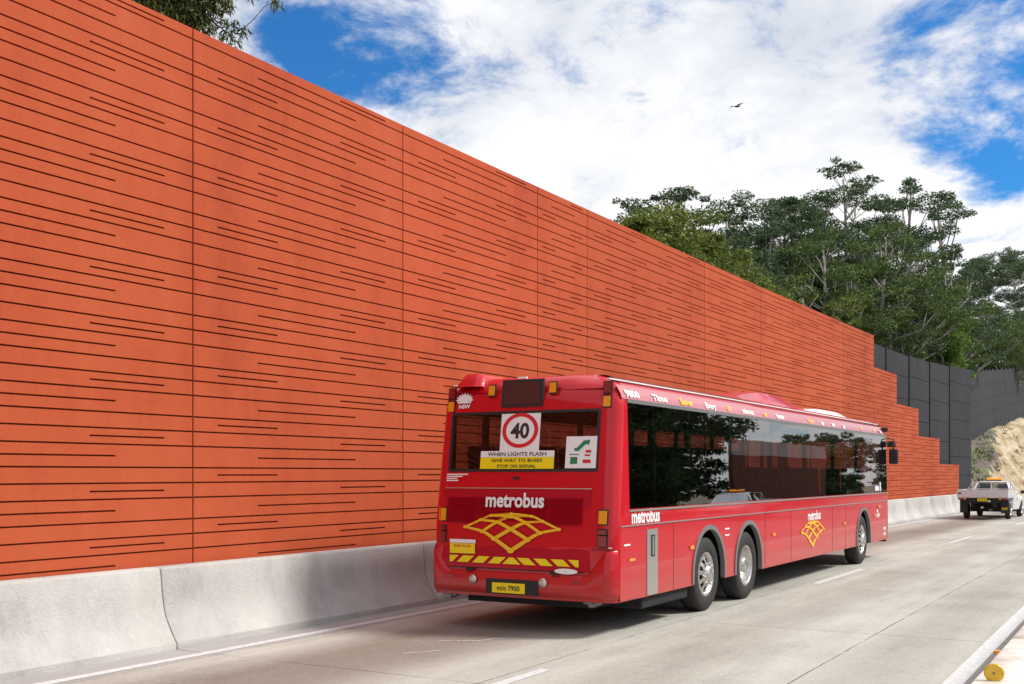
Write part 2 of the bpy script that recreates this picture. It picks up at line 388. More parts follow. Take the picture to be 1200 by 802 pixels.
# survey marks sprayed on the slab behind the bus
sm = MB()
def stroke(pts, w=0.022):
    for (x0, y0), (x1, y1) in zip(pts, pts[1:]):
        dx, dy = x1-x0, y1-y0; L = math.hypot(dx, dy); nx, ny = -dy/L*w/2, dx/L*w/2
        sm.quad((x0-nx, y0-ny, .004), (x1-nx, y1-ny, .004), (x1+nx, y1+ny, .004), (x0+nx, y0+ny, .004))
stroke([(-6.95, 10.25), (-6.80, 10.40), (-6.72, 10.36), (-6.66, 10.50)], .03)
stroke([(-6.66, 10.50), (-6.60, 10.42), (-6.52, 10.62), (-6.50, 10.72)], .03)
stroke([(-6.50, 10.72), (-6.28, 10.90)], .03)
stroke([(-6.78, 9.35), (-6.55, 9.72)], .03)
tag(sm.build('road_marking', mat('chalk_white', (0.62, 0.58, 0.56), 0.8, var=0.3, scale=30), fixn=False), kind='structure')

# hillside
SLM = slope_mat()
def fnoise(x, y, s_): return mnoise.fractal(Vector((x*s_, y*s_, 3.7)), 0.9, 2.1, 6)
def smooth(x): x = max(0, min(1, x)); return x*x*(3-2*x)
def terr(X, Y):
    w = (-9.9+off(Y)) - X
    if w <= 0: return -0.06
    rng = math.sin(X*1.7+Y*0.9)*0.12+math.sin(X*0.6-Y*0.37)*0.2+math.sin(Y*2.1+X*3.3)*0.07
    rng += 0.2*fnoise(X*1.3, Y, 0.55)+0.16*fnoise(X, Y*1.2, 2.3)
    if Y > 62.9:
        k = smooth((Y-62.9)/8)
        base = 3.9+(Y-80)*0.088
        base = 3.2+(base-3.2)*k
        wall_x = wall2_x(Y)
        wid = max(0.8, (-9.9+off(Y))-wall_x-0.5)
        if w < wid: return base*(w/wid)**0.85+rng*min(1, w)*min(1, (wid-w)+0.15)
        return base+0.16*(w-wid)+rng*0.3
    return min(3.2, w*1.2)+0.13*max(0, w-3)+rng*0.3
W2 = [(62.9, -9.0), (66, -10.0), (70, -10.6), (80, -11.15), (97, -11.75), (118, -11.5), (140, -10.4), (175, -6)]
def wall2_x(Y):
    if Y <= W2[0][0]: return W2[0][1]
    for (a, xa), (b_, xb) in zip(W2, W2[1:]):
        if Y <= b_: return xa+(xb-xa)*(Y-a)/(b_-a)
    return W2[-1][1]
xs = [-9.2+2.0, -8.2, -8.8] ; 
ys = [-20+2.0*i for i in range(40)]+[60+0.8*i for i in range(4)]+[62.6, 62.95]+[63.2+0.28*i for i in range(300)]+[147.5+4*i for i in range(20)]
fr = [0.14*i for i in range(36)]+[5.5, 7, 9, 12, 16, 22, 30, 42, 60, 85, 120]
me_v = []; me_f = []
for i, Y in enumerate(ys):
    for f in fr: 
        X = -9.85+off(Y)-f
        me_v.append((X, Y, terr(X, Y)))
nf = len(fr)
for i in range(len(ys)-1):
    for j in range(nf-1):
        a = i*nf+j; me_f.append((a, a+1, a+nf+1, a+nf))
hb = MB(); hb.add(me_v, me_f, 0, True)
ho = hb.build('hillside', SLM, fixn=False); tag(ho, kind='structure')
ho.data.flip_normals() if ho.data.polygons[0].normal.z < 0 else None

# ------------------------------------------------------------------ red noise wall
P = 0.579
def xw(Y): return -9.5+off(Y)
def wall_panel(y0, y1, z0, ztop, npat, parent, th=0.18, gap=0.010):
    p0, p1 = Vector((xw(y0), y0, 0)), Vector((xw(y1), y1, 0))
    L = (p1-p0).length; d = (p1-p0)/L; nrm = Vector((d.y, -d.x, 0))          # towards the road (+X)
    G = 0.009; D = 0.055; full = []; part = []
    k = 0
    while True:
        zc = 6.81-P*k
        if zc < z0-0.6: break
        full += [zc, zc-0.243, zc-0.411]
        for q in range(npat):
            s0 = L*q/npat; W_ = L/npat/4.04
            part += [(zc-0.327, s0+0.38*W_, s0+1.40*W_), (zc-0.495, s0+2.62*W_, s0+3.62*W_), (zc+0.085 if False else zc-0.122, s0+1.05*W_, s0+2.95*W_)]
        k += 1
    full = [z for z in full if z0+0.03 < z < ztop-0.03]
    part = [p for p in part if z0+0.03 < p[0] < ztop-0.03]
    # top course carries the short groove seen above the first full line
    for q in range(npat):
        s0 = L*q/npat; W_ = L/npat/4.04
        part.append((ztop-0.036, s0+2.95*W_, s0+3.62*W_)) if False else None
        if abs(ztop-6.93) < .01: part.append((ztop-0.062, s0+2.62*W_, s0+3.62*W_))
    zb = sorted({z0, ztop} | {round(z+s*G, 4) for z in full for s in (-1, 1)} | {round(p[0]+s*G, 4) for p in part for s in (-1, 1)})
    mb = MB()
    def pt(s, z, dep): q = p0+d*s-nrm*dep; return (q.x, q.y, z)
    rows = []
    for za, zb_ in zip(zb, zb[1:]):
        zm = (za+zb_)/2
        if any(abs(zm-z) < G for z in full): rows.append((za, zb_, [(gap, L-gap, 1)]))
        else:
            sp = sorted([(a, c) for z, a, c in part if abs(zm-z) < G])
            if sp:
                segs = []; cur = gap
                for a, c in sp: segs += [(cur, a, 0), (a, c, 1)]; cur = c
                segs.append((cur, L-gap, 0)); rows.append((za, zb_, segs))
            else: rows.append((za, zb_, [(gap, L-gap, 0)]))
    for za, zb_, segs in rows:
        for a, c, r in segs:
            dep = D*r
            mb.quad(pt(a, za, dep), pt(c, za, dep), pt(c, zb_, dep), pt(a, zb_, dep))
            if r:
                mb.quad(pt(a, zb_, 0), pt(a, zb_, D), pt(c, zb_, D), pt(c, zb_, 0))
                mb.quad(pt(a, za, 0), pt(c, za, 0), pt(c, za, D), pt(a, za, D))
                if a > gap: mb.quad(pt(a, za, 0), pt(a, za, D), pt(a, zb_, D), pt(a, zb_, 0))
                if c < L-gap: mb.quad(pt(c, za, D), pt(c, za, 0), pt(c, zb_, 0), pt(c, zb_, D))
    # ends, top and back
    mb.quad(pt(gap, z0, 0), pt(gap, ztop, 0), pt(gap, ztop, th), pt(gap, z0, th))
    mb.quad(pt(L-gap, z0, 0), pt(L-gap, z0, th), pt(L-gap, ztop, th), pt(L-gap, ztop, 0))
    mb.quad(pt(gap, ztop, 0), pt(L-gap, ztop, 0), pt(L-gap, ztop, th), pt(gap, ztop, th))
    mb.quad(pt(gap, z0, th), pt(gap, ztop, th), pt(L-gap, ztop, th), pt(L-gap, z0, th))
    mb.build('wall_panel', M['red_wall'], parent, fixn=False)
    bk = MB(); bk.prism([(0.0, z0), (L, z0), (L, ztop-0.05), (0.0, ztop-0.05)], lambda s, z, dd: pt(s, z, dd), th+0.004, th+0.12)
    return bk

red = empty('noise_wall', (0, 0, 0))
tag(red, 'tall terracotta orange concrete noise wall with horizontal grooves, stepping down at its far end', 'noise wall')
seams = [(-3.1, 1.0, 1), (1.0, 5.05, 1), (5.05, 9.06, 1), (9.06, 13.11, 1), (13.11, 17.13, 1), (17.13, 19.07, 1), (19.07, 25.26, 2), (25.26, 29.36, 1),
         (29.36, 37.74, 2), (37.74, 41.85, 1), (41.85, 45.48, 1), (45.48, 49.45, 1), (49.45, 53.9, 1), (53.9, 58.7, 1)]
tops = {41.85: 6.93-2*P, 45.48: 6.93-4*P, 49.45: 6.93-6*P, 53.9: 6.93-8*P}
bks = MB()
for y0, y1, n in seams:
    bk = wall_panel(y0, y1, 0.30, tops.get(y0, 6.93), n, red)
    bks.add(bk.v, bk.f)
bks.build('seam_light_block', M['backing'], red)  # unseen slabs added behind the panels so no sky light leaks through seams

# ------------------------------------------------------------------ charcoal walls
def charcoal_wall(root, pts, tops_, z0s, rows=0.93, th=0.16, post=True):
    for i in range(len(pts)-1):
        p0, p1 = Vector((*pts[i], 0)), Vector((*pts[i+1], 0)); L = (p1-p0).length; d = (p1-p0)/L; n = Vector((d.y, -d.x, 0))
        zt = tops_[i] if isinstance(tops_[i], tuple) else (tops_[i], tops_[i]); z0 = z0s[i]
        def pt(s, z, dep): q = p0+d*s-n*dep; return (q.x, q.y, z)
        mb = MB(); z = z0; e = 0.06 if post else 0.008
        zmax = max(zt); k = math.ceil((zmax-z0)/rows)
        for r in range(k):
            a = zmax-(r+1)*rows; c = zmax-r*rows-0.02
            a = max(a, z0)
            if c <= a: continue
            ca, cb = (min(c, zt[0]), min(c, zt[1])) if r == 0 else (c, c)
            poly = [(e, a), (L-e, a), (L-e, cb), (e, ca)]
            mb.prism(poly, lambda s, z_, dep: pt(s, z_, dep), 0.0, th)
        mb.prism([(e, z0), (L-e, z0), (L-e, min(zt)-.03), (e, min(zt)-.03)], lambda s, z_, dep: pt(s, z_, dep), 0.025, th-0.02)
        mb.build('wall_panel', M['dark_wall'], root)
        if post:
            pb = MB(); zp = zt[0]+0.05
            pb.prism([(-0.05, z0), (0.05, z0), (0.05, zp), (-0.05, zp)], lambda s, z_, dep: pt(s, z_, dep), -0.045, th+0.04)
            pb.build('wall_post', M['dark_wall'], root)
c1 = empty('charcoal_wall', (0, 0, 0))
tag(c1, 'dark charcoal panelled wall rising behind the stepped end of the orange wall', 'noise wall')
cy = [36.6, 40.7, 44.94, 49.0, 53.19, 57.86, 62.8]
charcoal_wall(c1, [(xw(y)-0.30 if y < 60 else xw(y)-0.1, y) for y in cy],
              [6.6, (6.80, 6.78), (6.79, 6.84), (6.85, 6.95), (6.96, 7.13), (7.15, 7.37)], [0.2]*6)
c2 = empty('charcoal_wall', (0, 0, 0))
tag(c2, 'farther dark grey wall with saw-toothed top standing above the sandy slope', 'noise wall')
yy = [62.95]; 
while yy[-1] < 172: yy.append(yy[-1]+2.6)
pp = [(wall2_x(y), y) for y in yy]
tt = []
for y in yy[:-1]:
    t_ = 7.45+(y-63)*0.086 if y < 97 else 10.37+(y-97)*0.093
    tt.append(t_)
charcoal_wall(c2, pp, tt, [max(0.1, terr(p[0]-0.3, p[1]+1.0)-1.4) for p in pp[:-1]], rows=1.1, post=False)

# ------------------------------------------------------------------ concrete barriers
def barrier_seg(y0, y1, flip=False, x_foot=-9.0, H=0.86, base=None, m=None, name='concrete_barrier'):
    base = base or empty(name, ((x_foot+off((y0+y1)/2)), (y0+y1)/2, 0))
    ox, oy = base.location.x, base.location.y
    s = -1 if not flip else 1
    prof = [(0, 0), (0, .07), (.02, .09), (.06, .15), (.10, .215), (.14, .285), (.168, .345), (.188, .41), (.203, .48), (.222, .60), (.246, H-.03), (.252, H-.012), (.268, H), (.43, H), (.45, H-.02), (.50, .35), (.56, .0)]
    mb = MB(); n = 5; g_ = 0.007
    st = [(y0+g_, -0.012), (y0+g_+0.015, 0)]+[(y0+(y1-y0)*i/n, 0) for i in range(1, n)]+[(y1-g_-0.015, 0), (y1-g_, -0.012)]
    m_ = len(prof)
    vs = []
    for Y, sh in st:
        for (px_, z) in prof:
            c = 0.27
            xx = px_+(sh*(-1 if px_ < c else 1)*(-1 if sh else 1) if sh else 0)
            zz = z+(sh if z > 0.5 and sh else 0)
            if sh and px_ < c: xx = px_-sh
            vs.append((x_foot+off(Y)+s*xx-ox, Y-oy, zz))
    fs = []
    for i in range(len(st)-1):
        for k in range(m_):
            k2 = (k+1) % m_
            fs.append((i*m_+k, i*m_+k2, (i+1)*m_+k2, (i+1)*m_+k))
    mb.add(vs, fs, 0, True); mb.add(vs[:m_], [tuple(range(m_))]); mb.add(vs[-m_:], [tuple(range(m_-1, -1, -1))])
    o = mb.build('barrier_body', m or M['concrete'], base, fixn=True)
    md = o.modifiers.new('split', 'EDGE_SPLIT'); md.split_angle = R(42)
    o.name = 'barrier_body'
    return base
joints = [-6.3, -1.43, 3.47, 8.37, 13.27, 17.2, 21.2, 26.1, 31.0, 35.9, 40.8, 45.67, 50.47, 55.36, 60.3, 65.2, 70.1]
nm = ['concrete barrier segment wholly outside the left of the photo',
      'concrete barrier segment just outside the left edge of the photo',
      'pale sunlit concrete barrier segment at the lower left corner, left of the first joint',
      'stained grey concrete barrier segment between the first joint and the rear of the bus',
      'concrete barrier segment whose end shows just left of the bus bumper',
      None, None, None, None,
      'concrete barrier segment right behind the front of the bus',
      'concrete barrier segment first to show ahead of the bus front',
      'concrete barrier segment second ahead of the bus front',
      'concrete barrier segment third ahead of the bus front',
      'concrete barrier segment beside the white tray of the ute',
      'concrete barrier segment just beyond the tray of the ute',
      'last concrete barrier segment at the foot of the sandy slope']
for i, (a, c) in enumerate(zip(joints, joints[1:])):
    if nm[i] is None or i == 0: continue
    tag(barrier_seg(a, c), nm[i], 'barrier', 'concrete barrier segments along the orange wall')
for i, (a, c) in enumerate(((21.2, 26.1), (26.1, 31.0), (31.0, 35.9), (13.27+3.93, 21.2))):
    tag(barrier_seg(a, c), 'concrete barrier segment hidden behind the side of the bus', 'barrier', 'concrete barrier segments along the orange wall')

# near barrier that the camera looks over
near = [(-6.0, -0.1), (-0.1, 7.87), (7.87, 12.8), (12.8, 17.7)]
nl = ['white barrier segment behind the camera', 'white stained barrier segment in the lower right corner carrying the yellow disc reflector',
      'white barrier segment beyond the joint at the right edge of the photo', 'white barrier segment farther along outside the right edge']
nb = []
for (a, c), l in zip(near, nl):
    if a < -1: continue
    o = barrier_seg(a, c, flip=True, x_foot=-0.82-0.275, H=0.80, m=M['white_conc'])
    tag(o, l, 'barrier', 'white barrier segments beside the camera'); nb.append(o)
# disc reflector
t = empty('disc_reflector', (-0.742, 6.2, 0.795))
tag(t, 'round yellow disc reflector standing on the white barrier in the lower right corner', 'reflector')
ry = mat('yellow_plastic', (0.72, 0.44, 0.01), 0.35, coat=0.4, var=0.12, scale=30)
mb = MB()
mb.lathe([(-0.010, 0.001), (-0.012, 0.012), (-0.009, 0.036), (-0.010, 0.042), (-0.004, 0.049), (0.006, 0.049), (0.010, 0.044), (0.010, 0.001)], (0, 0, 0.045), 'y', 48)
rim = mb.build('reflector_disc', ry, t); rim.rotation_euler = (0, 0, R(8))
mb = MB(); mb.lathe([(-0.016, 0.0005), (-0.016, 0.004), (-0.011, 0.006)], (0, 0, 0.045), 'y', 16); mb.build('screw', mat('dull_steel', (0.25, 0.2, 0.15), 0.5, 0.8), t)
mb = MB(); mb.box((-0.018, 0.008, 0.0), (0.018, 0.016, 0.035)); mb.box((-0.03, 0.004, 0.0), (0.03, 0.05, 0.005)); mb.build('bracket', mat('grey_plastic', (0.3, 0.3, 0.3), 0.6), t, bevel=0.002)
t = empty('side_reflector', (-0.845, 7.50, 0.755))
tag(t, 'small amber reflector fixed to the road face of the white barrier', 'reflector')
mb = MB(); mb.box((-0.055, -0.03, -0.012), (0.02, 0.03, 0.012)); mb.build('reflector_lens', mat('amber_plastic', (0.75, 0.32, 0.03), 0.3), t, bevel=0.004)
mb = MB(); mb.box((0.02, -0.02, -0.02), (0.035, 0.02, 0.004)); mb.build('bracket', mat('black_bracket', (0.03, 0.03, 0.03), 0.6), t, bevel=0.002)

# ------------------------------------------------------------------ bus
def paint(name, color, rough=0.28, coat=1.0, **k):
    return mat(name, color, rough, 0.0, coat, **k)
M['bus_red'] = paint('bus_red_paint', (0.55, 0.001, 0.011), 0.38, 0.62, var=0.10, scale=1.2, spec=0.2)
_t = M['bus_red'].node_tree; _b = _t.nodes['Principled BSDF']; _src = _b.inputs['Base Color'].links[0].from_socket
_tc = N(_t, 'ShaderNodeTexCoord'); _sp = N(_t, 'ShaderNodeSeparateXYZ'); _t.links.new(_tc.outputs['Object'], _sp.inputs[0])
_n = N(_t, 'ShaderNodeTexNoise'); _n.inputs['Scale'].default_value = 3.2; _n.inputs['Detail'].default_value = 8; _t.links.new(_tc.outputs['Object'], _n.inputs[0])
_m = N(_t, 'ShaderNodeMapRange'); _t.links.new(math_n(_t, 'ADD', _sp.outputs[2], math_n(_t, 'MULTIPLY', _n.outputs[0], 0.6)), _m.inputs[0])
_m.inputs[1].default_value = 1.25; _m.inputs[2].default_value = 0.65; _m.inputs[3].default_value = 0; _m.inputs[4].default_value = 0.34
_x = N(_t, 'ShaderNodeMix', data_type='RGBA'); _t.links.new(_m.outputs[0], _x.inputs[0]); _t.links.new(_src, _x.inputs[6]); _x.inputs[7].default_value = (0.20, 0.10, 0.075, 1)
_t.links.new(_x.outputs[2], _b.inputs['Base Color'])                # road film on the lower panels
M['bus_dark_red'] = paint('engine_cover_red', (0.42, 0.001, 0.016), 0.45, 0.25, spec=0.2)
M['black'] = mat('black_rubber', (0.012, 0.012, 0.014), 0.55)
M['trim_grey'] = mat('grey_trim', (0.22, 0.21, 0.21), 0.4, 0.3)
M['tyre'] = mat('tyre_rubber', (0.022, 0.021, 0.021), 0.75, var=0.3, scale=9, bump=0.3, bscale=40)
M['rim'] = mat('alloy_rim', (0.62, 0.60, 0.57), 0.28, 0.9, var=0.25, scale=12)
M['rim_dark'] = mat('brake_dust', (0.10, 0.085, 0.07), 0.6, 0.4)
M['under'] = mat('underbody', (0.012, 0.012, 0.013), 0.8)
M['alu'] = mat('brushed_aluminium', (0.56, 0.55, 0.53), 0.38, 0.85)
M['inner'] = mat('bus_interior', (0.05, 0.05, 0.06), 0.7)
M['seat'] = mat('seat_cloth', (0.015, 0.018, 0.05), 0.85, var=0.4, scale=25)
M['amber'] = mat('amber_lens', (0.80, 0.30, 0.01), 0.2, coat=0.6)
M['redlens'] = mat('red_lens', (0.22, 0.006, 0.01), 0.2, coat=0.6)
M['white'] = mat('white_decal', (0.80, 0.78, 0.78), 0.45)
M['yellow'] = mat('yellow_decal', (0.83, 0.50, 0.01), 0.45)
M['yellow2'] = mat('yellow_reflective', (0.85, 0.66, 0.0), 0.45)
M['blacktxt'] = mat('black_decal', (0.02, 0.02, 0.02), 0.5)
M['reddecal'] = mat('red_decal', (0.62, 0.01, 0.02), 0.45)
M['green'] = mat('green_decal', (0.01, 0.20, 0.07), 0.45)
M['display'] = mat('display_glass', (0.05, 0.022, 0.022), 0.12, coat=0.3)
def glass(name, tint, ior=1.75, rough=0.01):
    m = bpy.data.materials.new(name); m.use_nodes = True; t = m.node_tree; t.nodes.clear()
    tr = N(t, 'ShaderNodeBsdfTransparent'); tr.inputs[0].default_value = (*tint, 1)
    gl = N(t, 'ShaderNodeBsdfGlossy'); gl.inputs['Roughness'].default_value = rough; gl.inputs[0].default_value = (1, 1, 1, 1)
    fr_ = N(t, 'ShaderNodeFresnel'); fr_.inputs[0].default_value = ior
    tcn = N(t, 'ShaderNodeTexCoord'); n = N(t, 'ShaderNodeTexNoise'); n.inputs['Scale'].default_value = 0.8; n.inputs['Detail'].default_value = 1
    t.links.new(tcn.outputs['Object'], n.inputs[0])
    bp = N(t, 'ShaderNodeBump'); bp.inputs['Strength'].default_value = 0.12; bp.inputs['Distance'].default_value = 0.02
    t.links.new(n.outputs[0], bp.inputs['Height']); t.links.new(bp.outputs[0], gl.inputs['Normal'])
    mx_ = N(t, 'ShaderNodeMixShader'); t.links.new(fr_.outputs[0], mx_.inputs[0]); t.links.new(tr.outputs[0], mx_.inputs[1]); t.links.new(gl.outputs[0], mx_.inputs[2])
    o = N(t, 'ShaderNodeOutputMaterial'); t.links.new(mx_.outputs[0], o.inputs[0]); return m
M['glass'] = glass('tinted_glass', (0.46, 0.43, 0.45), 3.0)
M['glass_rear'] = glass('rear_tinted_glass', (0.36, 0.31, 0.37), 1.45)
M['glass_car'] = glass('car_glass', (0.55, 0.58, 0.56), 1.6)

bus = empty('articulated_bus' if False else 'city_bus', (-6.55, 11.35, 0))
tag(bus, 'long red city bus with three axles and black windows driving away beside the orange wall', 'bus')
BL, BW = 14.65, 1.25
def halfw(z): return BW-(0.035*(z-1.30)/1.5 if z > 1.30 else 0)
def yrear(z): return 0.13*(z-1.25) if z > 1.25 else 0.0
def yfront(z): return BL-(0.13*(z-1.0) if z > 1.0 else 0)
def rr(x, z, e=0.004):                     # point on the rear face, e metres proud
    bow = 0.035*(x/1.25)**2
    return Vector((x, yrear(z)-e+bow, z))
def rs(y, z, e=0.004): return Vector((halfw(z)+e, y, z))   # right side
RC = 0.17
ysd = [RC, 0.42, 14.40, BL-RC-0.02]
xrr = [-1.04, -0.5, 0.0, 0.5, 0.97]; xfr = [-1.02, -0.5, 0.5, 1.02]
WZ0, WZ1 = 1.458, 2.69
RZ0, RZ1 = 1.91, 2.60
levels = [(0.40, 0), (0.46, 0), (0.85, 0), (1.26, 0), (1.30, 0), (WZ0, 0), (RZ0, 0), (RZ1, 0), (WZ1, 0), (2.80, 0.035), (2.90, 0.09), (2.97, 0.16), (3.02, 0.25), (3.045, 0.38)]
def outline(z, ins):
    w = halfw(z)-ins; y0 = yrear(z)+ins*0.6; y1 = yfront(z)-ins; r = RC
    P_ = []; T = []
    ys_ = [y0+r, 0.42+0*z, 14.40, y1-r]
    for i, y in enumerate(ys_): P_.append((w, y)); T.append(('R', i))
    for k in range(1, 6): a = k/6*math.pi/2; P_.append((w-r+r*math.cos(a), y1-r+r*math.sin(a))); T.append(('C', k))
    for i, x in enumerate([w-r]+[min(x, w-r) for x in reversed(xfr)]+[-(w-r)]): P_.append((x, y1)); T.append(('F', i))
    for k in range(1, 6): a = math.pi/2+k/6*math.pi/2; P_.append((-w+r+r*math.cos(a), y1-r+r*math.sin(a))); T.append(('C', k))
    for i, y in enumerate(reversed(ys_)): P_.append((-w, y)); T.append(('L', i))
    for k in range(1, 6): a = math.pi+k/6*math.pi/2; P_.append((-w+r+r*math.cos(a), y0+r+r*math.sin(a))); T.append(('C', k))
    for i, x in enumerate([-(w-r)]+[max(-(w-r), min(x, w-r)) for x in xrr]+[w-r]): P_.append((x, y0+0.035*(x/1.25)**2-(0.0))); T.append(('B', i))
    for k in range(1, 6): a = -math.pi/2+k/6*math.pi/2; P_.append((w-r+r*math.cos(a), y0+r+r*math.sin(a)+0.027*(1-k/6))); T.append(('C', k))
    return P_, T
rings = [outline(z, i) for z, i in levels]
nP = len(rings[0][0]); T = rings[0][1]
shell = MB(); shell.v = [(x, y, z) for (pp_, _), (z, _) in zip(rings, levels) for x, y in pp_]
def skip(li, pi):
    z0, z1 = levels[li][0], levels[li+1][0]; a, c = T[pi], T[(pi+1) % nP]
    if a[0] == c[0] == 'R' or a[0] == c[0] == 'L':
        if z1 <= 1.2601: return True
        lo = min(a[1], c[1])
        if lo == 1 and z0 >= WZ0-1e-4 and z1 <= WZ1+1e-4: return True
    if a[0] == c[0] == 'B' and 1 <= a[1] <= 4 and z0 >= RZ0-1e-4 and z1 <= RZ1+1e-4: return True
    if a[0] == c[0] == 'F' and 1 <= a[1] <= 3 and z0 >= 1.29 and z1 <= RZ1+1e-4: return True
    return False
for li in range(len(levels)-1):
    for pi in range(nP):
        if skip(li, pi): continue
        p2 = (pi+1) % nP
        shell.f.append((li*nP+pi, li*nP+p2, (li+1)*nP+p2, (li+1)*nP+pi)); shell.mi.append(0); shell.sm.append(True)
shell.f.append(tuple((len(levels)-1)*nP+k for k in range(nP))); shell.mi.append(0); shell.sm.append(False)
body = shell.build('body', M['bus_red'], bus, fixn=False)

WH = [(3.03, 'a'), (4.71, 'b'), (12.12, 'c')]
def arch_poly(y0, y1, z0, z1, ra=0.60, zc=0.52):
    p = [(y0, z1), (y0, z0)]
    for cyy, _ in WH:
        if not (y0 < cyy < y1): continue
        p.append((cyy-ra, z0))
        for k in range(25): a = math.pi-math.pi*k/24; p.append((cyy+ra*math.cos(a), zc+ra*math.sin(a)))
        p.append((cyy+ra, z0))
    return p+[(y1, z0), (y1, z1)]
for s_ in (1, -1):
    mb = MB(); mb.prism(arch_poly(RC, BL-RC-0.02, 0.40, 1.256), lambda u, v, d: (s_*(BW-d), u, v), 0.0, 0.03)
    mb.build('lower_panel', M['bus_red'], bus)
    for cyy, _ in WH:
        mb = MB(); outer = [(cyy+0.645*math.cos(a), 0.52+0.655*math.sin(a)) for a in [math.pi-math.pi*k/28 for k in range(29)]]
        inner = [(cyy+0.59*math.cos(a), 0.52+0.59*math.sin(a)) for a in [math.pi*k/28 for k in range(29)]]
        poly = [(outer[0][0], 0.41)]+outer+[(outer[-1][0], 0.41), (inner[0][0], 0.41)]+inner+[(inner[-1][0], 0.41)]
        mb.prism(poly, lambda u, v, d: (s_*(BW+d), u, v), -0.05, 0.016)
        mb.build('wheel_arch_trim', M['trim_grey'], bus)
# mouldings along the side
for s_ in (1, -1):
    mb = MB(); mb.box((min(s_*BW, s_*(BW+.012)), 0.16, 1.257), (max(s_*BW, s_*(BW+.012)), BL-0.17, 1.271)); mb.build('side_moulding', M['alu'], bus)
    mb = MB(); mb.box((min(s_*(halfw(1.44)-.01), s_*(halfw(1.44)+.012)), 0.40, 1.425), (max(s_*(halfw(1.44)-.01), s_*(halfw(1.44)+.012)), BL-0.22, 1.447)); mb.build('window_sill_trim', M['alu'], bus)
    mb = MB(); mb.box((min(s_*(halfw(2.7)-.02), s_*(halfw(2.7)+.014)), 0.40, 2.690), (max(s_*(halfw(2.7)-.02), s_*(halfw(2.7)+.014)), BL-0.24, 2.735)); mb.build('window_head_trim', M['trim_grey'], bus)
    mb = MB(); mb.box((min(s_*(halfw(2.96)-.18), s_*(halfw(2.96)-.135)), 0.25, 2.955), (max(s_*(halfw(2.96)-.18), s_*(halfw(2.96)-.135)), BL-0.35, 2.972)); mb.build('gutter', M['white'], bus, bevel=0.004)
# underbody and wheel housings
mb = MB(); mb.box((-0.86, 0.25, 0.30), (0.86, BL-0.3, 1.12)); mb.box((-1.21, 0.10, 1.12), (1.21, BL-0.10, 1.19))
mb.box((-1.18, 0.12, 0.41), (1.18, 2.36, 1.1)); mb.box((-1.18, 5.40, 0.415), (1.18, 11.45, 1.1)); mb.box((-1.18, 12.8, 0.415), (1.18, 14.4, 1.1)); mb.box((-1.16, 3.70, 0.7), (1.16, 4.04, 1.1))
mb.build('underbody', M['under'], bus)
mb = MB(); mb.box((-1.10, 0.9, 0.24), (1.19, 2.40, 0.42)); mb.build('engine_tray', M['under'], bus, bevel=0.03)
for xx in (-1.05, 0.90):
    mb = MB(); mb.tube([(xx, 0.10, 0.36), (xx, 0.25, 0.36)], 0.035, 10); mb.box((xx-.1, .12, .36), (xx+.1, .2, .45)); mb.build('tow_eye', M['trim_grey'], bus)

# wheels
def wheel_parts(root, x, y, r, sgn, kind, width=0.29):
    h = empty('wheel', (x, y, r)); h.parent = root; w = width
    mb = MB()
    prof = [(-w, r*0.60), (-w+.005, r*0.72), (-w+.015, r*0.93), (-w+.04, r*0.99), (-w+.09, r), (-.09, r), (-.035, r*0.99), (-.012, r*0.93), (0.0, r*0.80), (-.006, r*0.68), (-.02, r*0.59), (-.05, r*.57)]
    mb.lathe(prof, (0, 0, 0), 'x', 56, 0, sgn)
    mb.build('tyre', M['tyre'], h)
    mb = MB()
    if kind == 'dish':
        prof = [(-.018, r*0.60), (-.012, r*0.565), (-.035, r*0.54), (-.13, r*0.50), (-.16, r*0.44), (-.15, r*0.30), (-.12, r*.27), (-.05, r*.25), (-.02, r*.2), (-.015, 0.001)]
        mb.lathe(prof, (0, 0, 0), 'x', 48, 0, sgn)
        for k in range(10):
            a = 2*math.pi*k/10; mb.lathe([(-.15, .016), (-.115, .014), (-.11, .001)], (0, r*.36*math.cos(a), r*.36*math.sin(a)), 'x', 8, 0, sgn)
        mb.build('rim', M['rim'], h)
    else:
        prof = [(-.018, r*0.60), (-.008, r*0.565), (-.03, r*0.54), (-.05, r*0.50)]
        mb.lathe(prof, (0, 0, 0), 'x', 48, 0, sgn)
        # convex disc with ten hand holes
        R0, R1, R2, R3 = r*0.50, r*0.44, r*0.33, r*0.26
        seg = 60
        def px(rad): return -.055+.075*(1-(rad/(r*.5))**2)
        rad = [R0, R1, R2, R3]; o = len(mb.v)
        for q in rad:
            for k in range(seg): t_ = 2*math.pi*k/seg; mb.v.append((sgn*px(q), q*math.cos(t_), q*math.sin(t_)))
        for i in range(3):
            for k in range(seg):
                if i == 1 and k % 6 < 3: continue
                k2 = (k+1) % seg
                mb.f.append((o+i*seg+k, o+i*seg+k2, o+(i+1)*seg+k2, o+(i+1)*seg+k)); mb.mi.append(0); mb.sm.append(True)
        mb.lathe([(px(R3), R3), (px(R3)+.03, r*.23), (px(R3)+.055, r*.16), (px(R3)+.06, .001)], (0, 0, 0), 'x', 32, 0, sgn)
        for k in range(10):
            a = 2*math.pi*(k+.25)/10; mb.lathe([(px(R3)-.005, .017), (px(R3)+.03, .015), (px(R3)+.034, .001)], (0, r*.295*math.cos(a), r*.295*math.sin(a)), 'x', 8, 0, sgn)
        mb.build('rim', M['rim'], h)
    mb = MB(); mb.lathe([(-.10, r*.56), (-.10, .001)], (0, 0, 0), 'x', 32, 0, sgn) if kind != 'dish' else mb.lathe([(-.20, r*.56), (-.20, .001)], (0, 0, 0), 'x', 32, 0, sgn)
    mb.build('brake_drum', M['rim_dark'], h)
    return h
